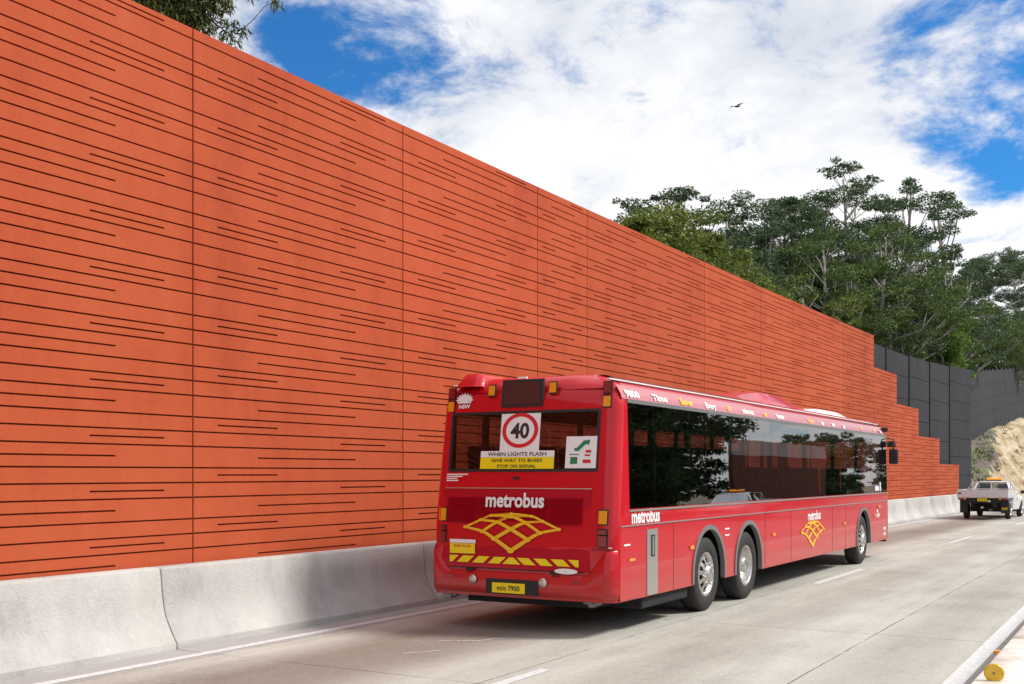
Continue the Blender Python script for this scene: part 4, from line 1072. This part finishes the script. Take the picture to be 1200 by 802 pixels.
# ------------------------------------------------------------------ ute
M['ute_white'] = mat('white_car_paint', (0.78, 0.77, 0.79), 0.3, coat=0.8)
M['tray_alu'] = mat('tray_alloy', (0.66, 0.64, 0.66), 0.45, 0.1, var=0.12, scale=8)
def make_ute():
    r = empty('tray_ute', (0, 0, 0))
    W_ = 0.93
    # cab and front body : lofted sections (y, half width low, z sill, z belt, half width roof, z roof)
    mb = MB()
    secs = [(2.20, .86, .36, .98, .84, 1.00), (2.34, .87, .36, .99, .83, 1.01), (2.62, .88, .36, .99, .64, 1.50), (2.80, .88, .36, .99, .62, 1.545), (3.35, .88, .34, .98, .61, 1.55), (3.75, .88, .34, .97, .62, 1.50), (4.45, .88, .34, .95, .78, .98), (4.60, .88, .34, .93, .76, .955), (5.25, .86, .34, .84, .70, .87), (5.42, .80, .40, .72, .62, .78), (5.48, .72, .44, .60, .55, .64)]
    vs = []
    for y, wl, z0, zb_, wr, zr in secs:
        vs += [(wl*.96, y, z0), (wl, y, z0+.2), (wl, y, zb_-.08), (wl-.03, y, zb_), (wr, y, zr-.03), (wr-.10, y, zr), (-(wr-.10), y, zr), (-wr, y, zr-.03), (-(wl-.03), y, zb_), (-wl, y, zb_-.08), (-wl, y, z0+.2), (-wl*.96, y, z0)]
    n = 12; fs = []
    for i in range(len(secs)-1):
        for k in range(n-1):
            if k in (3, 7) and 2 <= i <= 4: continue       # side windows
            if k == 5 and i in (1, 5): continue
            fs.append((i*n+k, i*n+k+1, (i+1)*n+k+1, (i+1)*n+k))
    fs += [tuple(range(n)), tuple((len(secs)-1)*n+k for k in range(n))]
    mb.add(vs, fs, 0, True)
    body_ = mb.build('cab_body', M['ute_white'], r)
    mb = MB()
    def lerp(a, b_, t_): return tuple(x+(y-x)*t_ for x, y in zip(a, b_))
    for s_ in (1, -1):
        S_ = [((s_*(wl-.028), y, zb_+.01), (s_*(wr+.004), y, zr-.035)) for y, wl, z0, zb_, wr, zr in secs[2:6]]
        for (a, c), (d, e) in zip(S_, S_[1:]): mb.quad(a, d, e, c)
    mb.build('side_window', M['glass_car'], r)
    mb = MB(); mb.quad((-.72, 2.36, 1.03), (.72, 2.36, 1.03), (.52, 2.63, 1.49), (-.52, 2.63, 1.49)); mb.build('rear_window', M['glass_car'], r)
    mb = MB(); mb.quad((-.68, 4.43, 1.0), (.68, 4.43, 1.0), (.53, 3.77, 1.49), (-.53, 3.77, 1.49)); mb.build('windscreen', M['glass_car'], r)
    mb = MB(); 
    for s_ in (1, -1):
        mb.prism([(3.02, 1.0), (3.10, 1.0), (3.08, 1.5), (3.02, 1.5)], lambda y, z, d: (s_*(.86-(z-1.0)*.46-d), y, z), 0.0, .03)
    mb.build('door_post', M['black'], r)
    for s_ in (1, -1):
        mb = MB(); mb.box((s_*.885-.004, 3.1, .70), (s_*.885+.004, 3.104, .95)); mb.box((min(s_*.88, s_*.90), 3.14, .80), (max(s_*.88, s_*.90), 3.30, .83)); mb.build('door_handle', M['black'], r)
        mb = MB(); mb.box((min(s_*.90, s_*1.06), 4.02, 1.0), (max(s_*.90, s_*1.06), 4.12, 1.14)); mb.build('door_mirror', M['black'], r, bevel=.02)
    for x in (-.35, .35):
        mb = MB(); mb.prism([(2.95, .9), (3.08, .9), (3.0, 1.42), (2.93, 1.42)], lambda y, z, d: (x+d, y, z), -.2, .2); mb.build('seat_back', M['inner'], r, bevel=.03)
    # tray
    mb = MB(); mb.box((-.96, 0, .88), (.96, 2.26, .935)); mb.build('tray_floor', M['tray_alu'], r)
    mb = MB(); mb.box((-.965, -.03, .93), (.965, 0.0, 1.21))
    for z in (.985, 1.05, 1.115): mb.box((-.965, -.036, z), (.965, -.031, z+.02))
    mb.build('tail_board', M['tray_alu'], r)
    for s_ in (1, -1):
        mb = MB(); mb.box((min(s_*.945, s_*.965), .005, .93), (max(s_*.945, s_*.965), 2.24, 1.21)); mb.build('drop_side', M['tray_alu'], r)
    mb = MB()
    for x in (-.74, 0, .74): mb.box((x-.015, 2.24, .93), (x+.015, 2.28, 1.50))
    mb.box((-.76, 2.24, 1.49), (.76, 2.28, 1.52)); mb.box((-.94, 2.24, 1.2), (.94, 2.28, 1.23))
    for s_ in (1, -1): mb.tube([(s_*.94, 2.26, 1.2), (s_*.74, 2.26, 1.5)], .015, 6)
    mb.build('headboard_frame', M['tray_alu'], r)
    mb = MB(); mb.box((-.70, 2.27, 1.05), (-.60, 2.30, 1.15)); mb.box((-.92, -.042, 1.03), (-.80, -.037, 1.09)); mb.build('latch_plate', M['black'], r)
    mb = MB(); mb.box((-.45, .1, .50), (-.35, 5.0, .66)); mb.box((.35, .1, .50), (.45, 5.0, .66)); mb.box((-.8, .05, .66), (.8, .12, .88)); mb.box((-.6, .9, .3), (.6, 1.6, .85)); mb.box((-.75, 3.0, .25), (.75, 4.8, .5)); mb.build('chassis', M['under'], r)
    mb = MB(); mb.tube([(0, -.06, .50), (0, .3, .52)], .03, 8); mb.box((-.05, -.1, .46), (.05, 0, .52)); mb.build('tow_bar', M['alu'], r)
    mb = MB(); mb.tube([(.28, -.02, .40), (.28, .9, .42)], .03, 8); mb.build('exhaust_pipe', M['trim_grey'], r)
    for s_ in (1, -1):
        mb = MB(); mb.box((s_*.78-.16, -.02, .80), (s_*.78+.16, .03, .875)); lamp = mb.build('tail_lamp', M['redlens'], r, bevel=.008)
        mb = MB(); mb.box((s_*.66-.04, -.026, .81), (s_*.66+.04, -.015, .865)); mb.build('indicator_lamp', M['amber'], r)
        mb = MB(); mb.box((s_*.78-.15, .42, .26), (s_*.78+.15, .44, .80)); mf = mb.build('mud_flap', M['black'], r)
    text_part('CAT', 'mud_flap_mark', .12, M['yellow2'], lambda u, v: Vector((.78+u, .415, .40+v)), r, .006)
    mb = MB(); mb.box((-.18, -.045, .74), (.18, -.038, .86)); mb.build('number_plate', M['yellow2'], r); 
    text_part('BJ 78 XM', 'plate_text', .085, M['blacktxt'], lambda u, v: Vector((u, -.047, .77+v)), r, .002, .85)
    mb = MB(); mb.box((.22, -.045, .72), (.30, -.038, .79)); mb.build('reversing_lamp', M['white'], r)
    # beacon
    mb = MB(); mb.box((-.30, 2.95, 1.555), (.30, 3.15, 1.60)); mb.build('beacon_base', M['black'], r, bevel=.01)
    am = mat('amber_beacon', (0.85, 0.28, 0.01), 0.3, coat=0.5, emis=(1.0, 0.35, 0.02, 0.6))
    mb = MB(); mb.box((-.29, 2.96, 1.60), (-.07, 3.14, 1.68)); mb.box((.07, 2.96, 1.60), (.29, 3.14, 1.68)); mb.box((-.07, 2.98, 1.60), (.07, 3.12, 1.655)); mb.build('beacon_lens', am, r, bevel=.02)
    # head lamps, grille, bumper
    for s_ in (1, -1):
        mb = MB(); mb.box((s_*.62-.16, 5.36, .66), (s_*.62+.16, 5.47, .80)); mb.build('headlight', M['alu'], r, bevel=.03)
    mb = MB(); mb.box((-.40, 5.40, .58), (.40, 5.49, .72)); mb.build('grille', M['black'], r, bevel=.01)
    mb = MB(); mb.box((-.86, 5.30, .30), (.86, 5.54, .50)); mb.build('front_bumper', M['ute_white'], r, bevel=.05)
    mb = MB(); mb.box((-.89, 4.15, .20), (.89, 4.85, .66)); 
    for s_ in (1, -1):
        arc = [(4.50+.37*math.cos(a), .33+.37*math.sin(a)) for a in [math.pi*k/16 for k in range(17)]]
        m2 = MB(); m2.prism(arc, lambda y, z, d: (s_*(.884+d), y, z), -.01, .004); m2.build('wheel_arch', M['black'], r)
    for s_ in (1, -1):
        wheel_parts(r, s_*.90, 1.22, .33, s_, 'convex', .21); wheel_parts(r, s_*.905, 4.50, .33, s_, 'convex', .21)
    return r
ute = make_ute()
ute.location = (-6.22, 48.35, 0); ute.rotation_euler = (0, 0, R(-1.5))
tag(ute, 'white flat-tray ute with an amber beacon driving ahead of the bus at the right edge', 'ute', 'white tray utes')
u2 = copy_tree(ute); u2.location = (4.6, 47.5, 0); u2.rotation_euler = (0, 0, R(180))
tag(u2, 'white flat-tray ute facing the camera, seen only as a reflection in the bus windows', 'ute', 'white tray utes')

# ------------------------------------------------------------------ bird
mb = MB()
# body along local +y, wings along x; one welded mesh
bs = [(-.30, .012, .004), (-.22, .05, .012), (-.12, .035, .03), (0, .055, .05), (.10, .05, .05), (.18, .032, .035), (.22, .026, .028), (.27, .006, .006)]
vs = []; n = 8
for y, w, h in bs:
    for k in range(n): a = 2*math.pi*k/n; vs.append((w*math.cos(a), y, h*math.sin(a)))
fs = [(i*n+k, i*n+(k+1) % n, (i+1)*n+(k+1) % n, (i+1)*n+k) for i in range(len(bs)-1) for k in range(n)]
mb.add(vs, fs, 0, True)
for s_ in (1, -1):
    ws = [(.03, .10, -.09, .02), (.18, .13, -.10, .07), (.34, .11, -.08, .10), (.48, .05, -.06, .09), (.58, -.03, -.09, .07)]
    vs = []
    for x, f, b_, z in ws: vs += [(s_*x, f, z+.006), (s_*x, b_, z), (s_*x, b_, z-.004), (s_*x, f, z-.008)]
    fs = [(i*4+k, i*4+(k+1) % 4, (i+1)*4+(k+1) % 4, (i+1)*4+k) for i in range(len(ws)-1) for k in range(4)]+[(16, 17, 18, 19)]
    mb.add(vs, fs, 0, True)
bird = mb.build('bird', mat('dark_feathers', (0.03, 0.028, 0.028), 0.8))
bird.location = (-18.12, 53.12, 20.06); bird.rotation_euler = (R(18), R(-22), R(58)); bird.scale = (0.85, 0.85, 0.85)
tag(bird, 'small dark bird gliding with spread wings against the white clouds', 'bird')

# ------------------------------------------------------------------ trees
def leaf_mat(name, dark, mid, light, trans=0.25):
    m = bpy.data.materials.new(name); m.use_nodes = True; t = m.node_tree; b = t.nodes['Principled BSDF']
    ge = N(t, 'ShaderNodeNewGeometry'); rd = ge.outputs['Random Per Island']
    c = ramp(t, rd, [(0.0, (*dark, 1)), (0.5, (*mid, 1)), (1.0, (*light, 1))])
    t.links.new(c, b.inputs['Base Color']); b.inputs['Roughness'].default_value = 0.6; b.inputs['Specular IOR Level'].default_value = 0.18
    tr = N(t, 'ShaderNodeBsdfTranslucent'); t.links.new(c, tr.inputs[0])
    mx_ = N(t, 'ShaderNodeMixShader'); mx_.inputs[0].default_value = trans
    t.links.new(b.outputs[0], mx_.inputs[1]); t.links.new(tr.outputs[0], mx_.inputs[2]); t.links.new(mx_.outputs[0], t.nodes['Material Output'].inputs[0])
    return m
LM = {
 'dark': leaf_mat('leaf_dark', (0.035, 0.062, 0.032), (0.075, 0.120, 0.055), (0.14, 0.20, 0.085)),
 'mid': leaf_mat('leaf_mid', (0.045, 0.080, 0.026), (0.10, 0.155, 0.045), (0.19, 0.25, 0.075)),
 'olive': leaf_mat('leaf_olive', (0.070, 0.10, 0.020), (0.155, 0.195, 0.038), (0.26, 0.30, 0.07)),
 'bright': leaf_mat('leaf_bright', (0.07, 0.13, 0.02), (0.14, 0.24, 0.04), (0.24, 0.36, 0.07)),
 'near': leaf_mat('leaf_near', (0.035, 0.050, 0.015), (0.11, 0.13, 0.035), (0.26, 0.25, 0.09)),
}
M['bark'] = mat('pale_bark', (0.50, 0.47, 0.42), 0.8, var=0.45, scale=3, var2=(0.20, 0.17, 0.14))
M['bark_dark'] = mat('brown_bark', (0.16, 0.12, 0.09), 0.9, var=0.4, scale=4)

def leaves_mesh(centers, radii, counts, lw, ll, rng, droop=0.3, top=0.35, shell=0.5):
    """leaf-sized quads scattered through flattened clumps"""
    V = []; 
    for c, (rx, ry, rz), n in zip(centers, radii, counts):
        d = rng.normal(size=(n, 3)); d /= np.linalg.norm(d, axis=1)[:, None]
        r = rng.random(n)**(1/3.0); r = shell+(1-shell)*r if shell > 0 else r
        r = r*(0.75+0.35*rng.random(n))
        d[:, 2] = np.where(d[:, 2] < 0, d[:, 2]*(1-top), d[:, 2])
        p = np.asarray(c)+d*r[:, None]*np.array([rx, ry, rz])
        # leaf frame
        u = rng.normal(size=(n, 3)); u[:, 2] = u[:, 2]*0.6-droop; u /= np.linalg.norm(u, axis=1)[:, None]
        w = np.cross(u, rng.normal(size=(n, 3))); w /= np.linalg.norm(w, axis=1)[:, None]
        s = (0.65+0.7*rng.random(n))[:, None]
        a = p; L = u*ll*s; Wd = w*lw*s*0.5
        V.append(np.stack([a, a+L*0.45+Wd, a+L, a+L*0.45-Wd], axis=1))
    V = np.concatenate(V).reshape(-1, 3)
    return V
def mesh_from_quads(name, V, m, parent, loc_off):
    n = len(V)//4; me = bpy.data.meshes.new(name)
    me.vertices.add(n*4); me.vertices.foreach_set('co', (V-np.array(loc_off)).astype(np.float32).ravel())
    me.loops.add(n*4); me.loops.foreach_set('vertex_index', np.arange(n*4, dtype=np.int32))
    me.polygons.add(n); me.polygons.foreach_set('loop_start', np.arange(0, n*4, 4, dtype=np.int32))
    me.update(calc_edges=True); me.materials.append(m)
    o = bpy.data.objects.new(name, me); COL.objects.link(o); o.parent = parent
    return o
def gum(x, y, z0, ztop, Rc, leaf, label, seed, clumps=16, per=330, base=0.42, group='gum trees behind the walls', ll=0.17, lw=0.072, bark='bark', flat=0.5, dome=False, size=1.0, lean=0.0, name='gum_tree'):
    rng = np.random.default_rng(seed); H = ztop-z0; clumps = int(clumps*1.4); per = int(per*0.95)
    root = empty(name, (x, y, z0)); tag(root, label, 'tree', group)
    # trunk
    ph = rng.random()*6.28; sw = 0.025*H
    def tp(f): return np.array([x+lean*H*f+sw*math.sin(f*4+ph)*f, y+sw*math.cos(f*3.3+ph)*f, z0+H*f])
    tr_ = [tp(f)-np.array([x, y, z0]) for f in np.linspace(0, .93, 9)]
    r0 = (0.012*H+0.02)*size
    rad = [r0*(1.15-f*.95) for f in np.linspace(0, .93, 9)]
    mb_ = MB(); mb_.tube(tr_, rad, 8)
    cs = []; rs_ = []; ct = []
    for k in range(clumps):
        f = base+(1-base)*((k+0.5+rng.random()*0.6-.3)/clumps)
        if dome: prof = math.sqrt(max(0.05, 1-((f-base)/(1-base))**2))
        else: prof = 0.55+0.55*math.sin(math.pi*min(1, (f-base)/(1-base)*0.85+.12)) if f < .93 else .35
        a = k*2.399+rng.random()*1.2; rr_ = Rc*prof*(0.35+0.65*rng.random()**.6)
        if k == clumps-1: rr_ = 0.1
        tf = 0.62 if (k >= clumps-4 and not dome) else 1.0
        f2 = min(f, 0.975)
        c = tp(f2)+np.array([math.cos(a)*rr_, math.sin(a)*rr_, 0])
        cr_ = Rc*(0.20+0.26*rng.random())*(tf if not dome else 1.5)
        c[2] -= cr_*flat*.4
        cs.append(c); rs_.append((cr_, cr_, cr_*flat)); ct.append(int(per*(cr_/(Rc*.33))**2*(Rc/2.8)**2*(.05/(ll*lw*2.4)) if not dome else per*(cr_/(Rc*.45))**2*1.3))
        # limb
        fs_ = max(0.25, f-0.10-0.16*rng.random()); s_ = tp(fs_); mid = s_*0.45+c*0.55; mid[2] -= 0.10*rr_; mid[:2] += rng.normal(size=2)*.12*Rc
        ctr = np.array([x, y, z0])
        rr0 = r0*(1.15-fs_*.95)*.6
        mb_.tube([s_-ctr, mid-ctr, c-ctr], [rr0, rr0*.6, rr0*.22], 5, caps=False)
        for q in range(2):   # twigs with satellites
            d = rng.normal(size=3); d[2] = abs(d[2])*.5; d /= np.linalg.norm(d); e = c+d*cr_*np.array([1.25, 1.25, .9])
            mb_.tube([mid-ctr, (c+e)/2-ctr, e-ctr], [rr0*.35, rr0*.2, rr0*.1], 4, caps=False)
            q_ = cr_*(.32+.2*rng.random()); cs.append(e); rs_.append((q_, q_, q_*.55)); ct.append(int(ct[-1-q]*.22))
    mb_.build('trunk', M[bark], root, fixn=False)
    V = leaves_mesh(cs, rs_, ct, lw, ll, rng)
    mesh_from_quads('crown', V, LM[leaf], root, (x, y, z0))
    return root

def tz(x, y): return terr(x, y)-0.2
T_ = [ # x, y, ztop, R, leaf, label, kwargs
 (-25.4, 56.9, 17.3, 2.7, 'dark', 'thin dark gum tree at the left end of the treeline above the orange wall', dict(clumps=13, base=.5)),
 (-23.1, 58.3, 17.9, 3.2, 'dark', 'dark spreading gum behind the olive-green bushy tree above the orange wall', dict(clumps=17, base=.5)),
 (-22.0, 63.6, 17.7, 3.0, 'dark', 'loose dark gum with sky gaps between the left trees and the tall central gums', dict(clumps=13, base=.55)),
 (-19.1, 65.3, 18.5, 3.7, 'dark', 'broad dark gum with flat layered crown left of the tallest gum', dict(clumps=22, base=.45)),
 (-17.4, 70.9, 21.6, 3.4, 'dark', 'tallest gum tree with a small flat tuft at its top', dict(clumps=20, base=.42)),
 (-14.4, 75.0, 21.3, 3.2, 'dark', 'second tallest gum, right of the tallest one, with tufted top branches', dict(clumps=19, base=.42)),
 (-12.6, 78.3, 20.8, 1.7, 'dark', 'slender gum with sparse tufts standing at the right end of the tall group', dict(clumps=12, base=.5, flat=.6)),
 (-13.1, 61.8, 15.4, 2.9, 'mid', 'mid green gum with pale forked limbs in front of the two tallest gums', dict(clumps=17, base=.5)),
 (-15.3, 58.2, 14.6, 2.9, 'mid', 'dense green gum under the crown of the tallest gum', dict(clumps=18, base=.38)),
 (-18.4, 58.7, 15.6, 2.9, 'dark', 'dark green gum in the middle row above the centre of the orange wall', dict(clumps=17, base=.38)),
 (-16.5, 127.1, 25.0, 5.8, 'dark', 'dark gum with a wide flat crown above the far charcoal wall', dict(clumps=18, base=.45)),
 (-14.3, 139.9, 27.8, 6.4, 'dark', 'dark gum cut off by the right edge of the photo', dict(clumps=16, base=.5)),
 (-12.6, 85.3, 15.9, 2.7, 'dark', 'gum behind the junction of the two charcoal walls', dict(clumps=16, base=.36)),
 (-13.6, 113.7, 18.0, 3.3, 'mid', 'green gum with thin trunk above the saw-toothed wall at the right', dict(clumps=13, base=.36)),
 (-12.0, 74.2, 12.5, 1.25, 'bright', 'young bright green tree with a straight trunk above the end of the charcoal wall', dict(clumps=14, base=.5, flat=.8, dome=True)),
 (-12.3, 69.3, 13.9, 2.3, 'mid', 'slim green gum with pale trunk left of the young bright tree', dict(clumps=14, base=.62)),
 (-13.3, 57.2, 12.2, 2.2, 'mid', 'small gum with pale trunk directly behind the top of the red steps', dict(clumps=12, base=.62)),
 (-15.1, 53.7, 11.6, 2.3, 'olive', 'olive coloured low tree above the middle of the orange wall', dict(clumps=14, base=.30, flat=.7)),
 (-15.5, 46.6, 11.0, 1.9, 'olive', 'olive rounded shrubby tree peeping over the orange wall right of the bushy wattle', dict(clumps=14, base=.25, flat=.7, dome=True)),
 (-16.5, 39.0, 11.8, 2.0, 'olive', 'larger dome of the bushy olive-green wattle over the orange wall', dict(clumps=20, base=.25, flat=.75, dome=True, per=420, name='wattle_tree')),
 (-16.3, 42.6, 11.6, 1.75, 'olive', 'right-hand dome of the bushy olive-green wattle over the orange wall', dict(clumps=18, base=.25, flat=.75, dome=True, per=420, name='wattle_tree')),
 (-15.8, 34.8, 10.75, 1.1, 'olive', 'small olive wattle crown at the left end of the treeline', dict(clumps=12, base=.3, flat=.7, dome=True, name='wattle_tree')),
 (-12.6, 62.6, 11.7, 1.9, 'mid', 'low gum with pale leaning limbs above the start of the charcoal wall', dict(clumps=13, base=.62)),
 (-16.5, 49.5, 12.4, 2.2, 'dark', 'dark tree between the wattle and the middle gums', dict(clumps=15, base=.3)),
 (-19.5, 52.5, 13.6, 2.6, 'dark', 'dark gum filling the gap above the right wattle dome', dict(clumps=16, base=.35)),
 (-14.2, 66.5, 16.6, 2.9, 'dark', 'dark gum standing between the two tallest gums', dict(clumps=18, base=.36)),
 (-16.8, 63.5, 17.0, 2.9, 'dark', 'dark gum crowded in left of the tallest gum trunk', dict(clumps=18, base=.36)),
 (-13.0, 81.8, 14.0, 1.9, 'mid', 'mid green gum just right of the young bright tree', dict(clumps=13, base=.36)),
]
for i, (x, y, zt, rc, lf, lab, kw) in enumerate(T_):
    kw = dict(kw); nm_ = kw.get('name', 'gum_tree')
    if nm_ == 'wattle_tree': kw['group'] = 'wattle trees over the orange wall'
    gum(x, y, tz(x, y), zt, rc, lf, lab, 100+i, **kw)
# rear rank of the forest
rear = [(-44, 90, 18.5), (-40, 95, 19), (-36, 99, 18.5), (-33, 98, 18.0), (-30.5, 101, 18.5), (-27, 103, 19.5), (-24.5, 103, 19.0), (-21.5, 106, 19), (-18.8, 108, 18.5), (-16.3, 112, 18.5), (-15.2, 120, 18.5), (-13.8, 124, 18.5), (-13.0, 131, 19.5), (-12.6, 140, 20), (-17.5, 93, 15.5), (-20.5, 86, 15.5), (-24, 84, 15), (-27.5, 80, 14.5)]
_o = ['leftmost', 'second from the left', 'third from the left', 'fourth from the left', 'fifth from the left', 'sixth from the left', 'seventh from the left', 'eighth from the left', 'ninth from the left', 'tenth from the left', 'eleventh from the left', 'fifth from the right', 'third from the right', 'rightmost']
REARL = ['gum in the farthest rank of the forest, '+q for q in _o]+['shorter rear gum behind the junction of the charcoal walls', 'shorter rear gum behind the two tallest gums', 'shorter rear gum behind the broad flat-crowned gum', 'shorter rear gum behind the loose dark gum']
for i, (x, y, zt) in enumerate(rear):
    gum(x, y, tz(x, y), zt-1.2, 3.6, 'dark' if i % 3 else 'mid', REARL[i], 300+i, clumps=18, base=.22, per=260, ll=.42, lw=.2, group='rear rank of gum trees')

# near tree over the left part of the wall, crown reaching into the top of the picture
rng = np.random.default_rng(77)
nx_, ny_, nz_ = -15.2, 10.6, 3.3
nt_root = empty('gum_tree', (nx_, ny_, nz_)); tag(nt_root, 'near gum tree with long drooping leaves hanging over the top left of the orange wall', 'tree')
mb = MB(); o3 = np.array([nx_, ny_, nz_])
mb.tube([np.zeros(3), np.array([.3, .2, 2.2]), np.array([.7, .5, 4.8]), np.array([1.2, .8, 7.4]), np.array([1.4, 1.0, 9.6])], [.24, .21, .17, .11, .05], 10)
cs = []; rs_ = []; ct = []
tips = [((-13.15, 11.75, 8.75), .45), ((-12.85, 12.05, 8.80), .36), ((-13.5, 11.4, 8.95), .5), ((-13.0, 11.85, 9.55), .5), ((-13.25, 11.75, 9.55), .62), ((-12.95, 11.95, 9.15), .48), ((-13.45, 11.35, 9.35), .55), ((-12.75, 12.10, 9.30), .42), ((-12.70, 12.15, 8.98), .34), ((-12.55, 12.3, 9.50), .40), ((-13.6, 11.4, 10.3), .8), ((-12.9, 12.0, 10.2), .7),
        ((-12.40, 12.40, 9.55), .30), ((-12.45, 12.38, 9.12), .28), ((-13.9, 10.9, 9.6), .7), ((-14.2, 10.6, 10.6), .9), ((-13.6, 12.0, 11.2), .9), ((-14.8, 11.5, 11.6), 1.0), ((-14.0, 12.4, 12.4), 1.0), ((-12.62, 12.2, 8.72), .24), ((-13.1, 11.75, 8.95), .40)]
for (c, r_) in tips:
    c = np.array(c); cs.append(c); rs_.append((r_, r_, r_*.85)); ct.append(int(3600*r_*r_)+160)
    h = min(.9, max(.25, (c[2]-nz_-2.2)/9.6)); s_ = np.array([1.4*h, 1.0*h, 9.6*h]); e = c-o3; mid = s_*.45+e*.55+np.array([0, 0, .35])
    mb.tube([s_, mid, e], [.05, .03, .008], 6, caps=False)
    for q in range(5):
        d = rng.normal(size=3); d[2] -= .3; d /= np.linalg.norm(d); mb.tube([e-(e-mid)*.3, e+d*r_*.5, e+d*r_*1.0+np.array([0, 0, -.05])], [.012, .007, .003], 4, caps=False)
# long bare twigs reaching right
def at(px, py, t_):
    th = math.atan(760/1300); c_, s__ = math.cos(th), math.sin(th); u = (px-600)/1300
    return np.array([t_*c_*(u-math.tan(th)), t_*(c_+u*s__), 1.87+t_*(555-py)/1300])
tw = [np.array([-12.55, 12.25, 8.82]), np.array([-12.30, 12.42, 8.60]), np.array([-12.10, 12.56, 8.66]), np.array([-11.98, 12.66, 8.82]), np.array([-11.86, 12.76, 9.02]), np.array([-11.72, 12.86, 9.12])]
mb.tube([p-o3 for p in tw], [.012, .009, .008, .007, .005, .003], 5, caps=False)
mb.tube([np.array([-12.45, 12.3, 9.3])-o3, np.array([-12.0, 12.6, 9.22])-o3, np.array([-11.7, 12.85, 9.26])-o3], [.010, .007, .003], 5, caps=False)
for p, r_, n_ in ((tw[1], .14, 60), (tw[2], .10, 34), (tw[5], .12, 34), (np.array([-12.0, 12.6, 9.22]), .11, 26), (np.array([-11.75, 12.85, 9.28]), .13, 30), (np.array([-12.25, 12.45, 8.74]), .16, 60), (np.array([-12.2, 12.5, 8.48]), .10, 26)):
    cs.append(p); rs_.append((r_, r_, r_*.9)); ct.append(n_)
mb.build('trunk', M['bark_dark'], nt_root, fixn=False)
V = leaves_mesh(cs, rs_, ct, 0.024, 0.135, rng, droop=1.3, top=0.0, shell=0.0)
mesh_from_quads('crown', V, LM['near'], nt_root, (nx_, ny_, nz_))

# trees on the far side of the carriageway, mirrored in the bus glass
for i, (x, y, h, rc) in enumerate([(17, 44, 15, 5), (18, 52, 15, 5), (18, 59, 15, 5), (19, 66, 15.5, 5), (19, 73, 14, 4.5), (19, 100, 5.2, 3.2), (21, 112, 6.0, 3.6), (26, 132, 8.0, 4.0), (30, 160, 9, 5), (22, 170, 7, 4)]):
    gum(x, y, -.1, h, rc, 'dark', 'dark tree across the road, seen only as a reflection in the bus windows', 500+i, clumps=26, base=.10, per=420, ll=.26, lw=.13, group='trees mirrored in the bus windows')
opp = empty('noise_wall', (13, 83, 0)); tag(opp, 'low red wall with a grey top band across the road, seen only as a reflection in the bus windows', 'noise wall')
mb = MB(); mb.box((-.1, -15, 0), (.1, 8, 3.9)); mb.build('wall_panel', mat('brown_brick', (0.20, 0.07, 0.045), 0.9, var=0.3, scale=2), opp)
mb = MB(); mb.box((-.14, -15, 3.9), (.14, 8, 4.9)); mb.build('top_band', M['concrete'], opp)

# scrubby weeds on the cut slope
rng = np.random.default_rng(5); V = []
for k in range(150):
    Y = 64+rng.random()*50; wx = -9.9+off(Y)-wall2_x(Y); X = -9.9+off(Y)-rng.random()**.6*max(.5, wx-.4)
    z = terr(X, Y)
    if z-.2*(Y-75)+rng.normal()*.7 < 1.0 and rng.random() > .12: continue
    n_ = 26; sz = .10+.16*rng.random()
    p = np.array([X, Y, z+.02])+rng.normal(size=(n_, 3))*np.array([sz, sz*1.4, sz*.25]); u = rng.normal(size=(n_, 3)); u[:, 2] = np.abs(u[:, 2])+.8
    u /= np.linalg.norm(u, axis=1)[:, None]; w = np.cross(u, rng.normal(size=(n_, 3))); w /= np.linalg.norm(w, axis=1)[:, None]
    V.append(np.stack([p, p+u*sz*.5+w*.03, p+u*sz, p+u*sz*.5-w*.03], axis=1))
wo_ = mesh_from_quads('weeds', np.concatenate(V).reshape(-1, 3), LM['mid'], None, (0, 0, 0))
tag(wo_, 'low green weeds scattered over the sandy cut slope', kind='stuff')
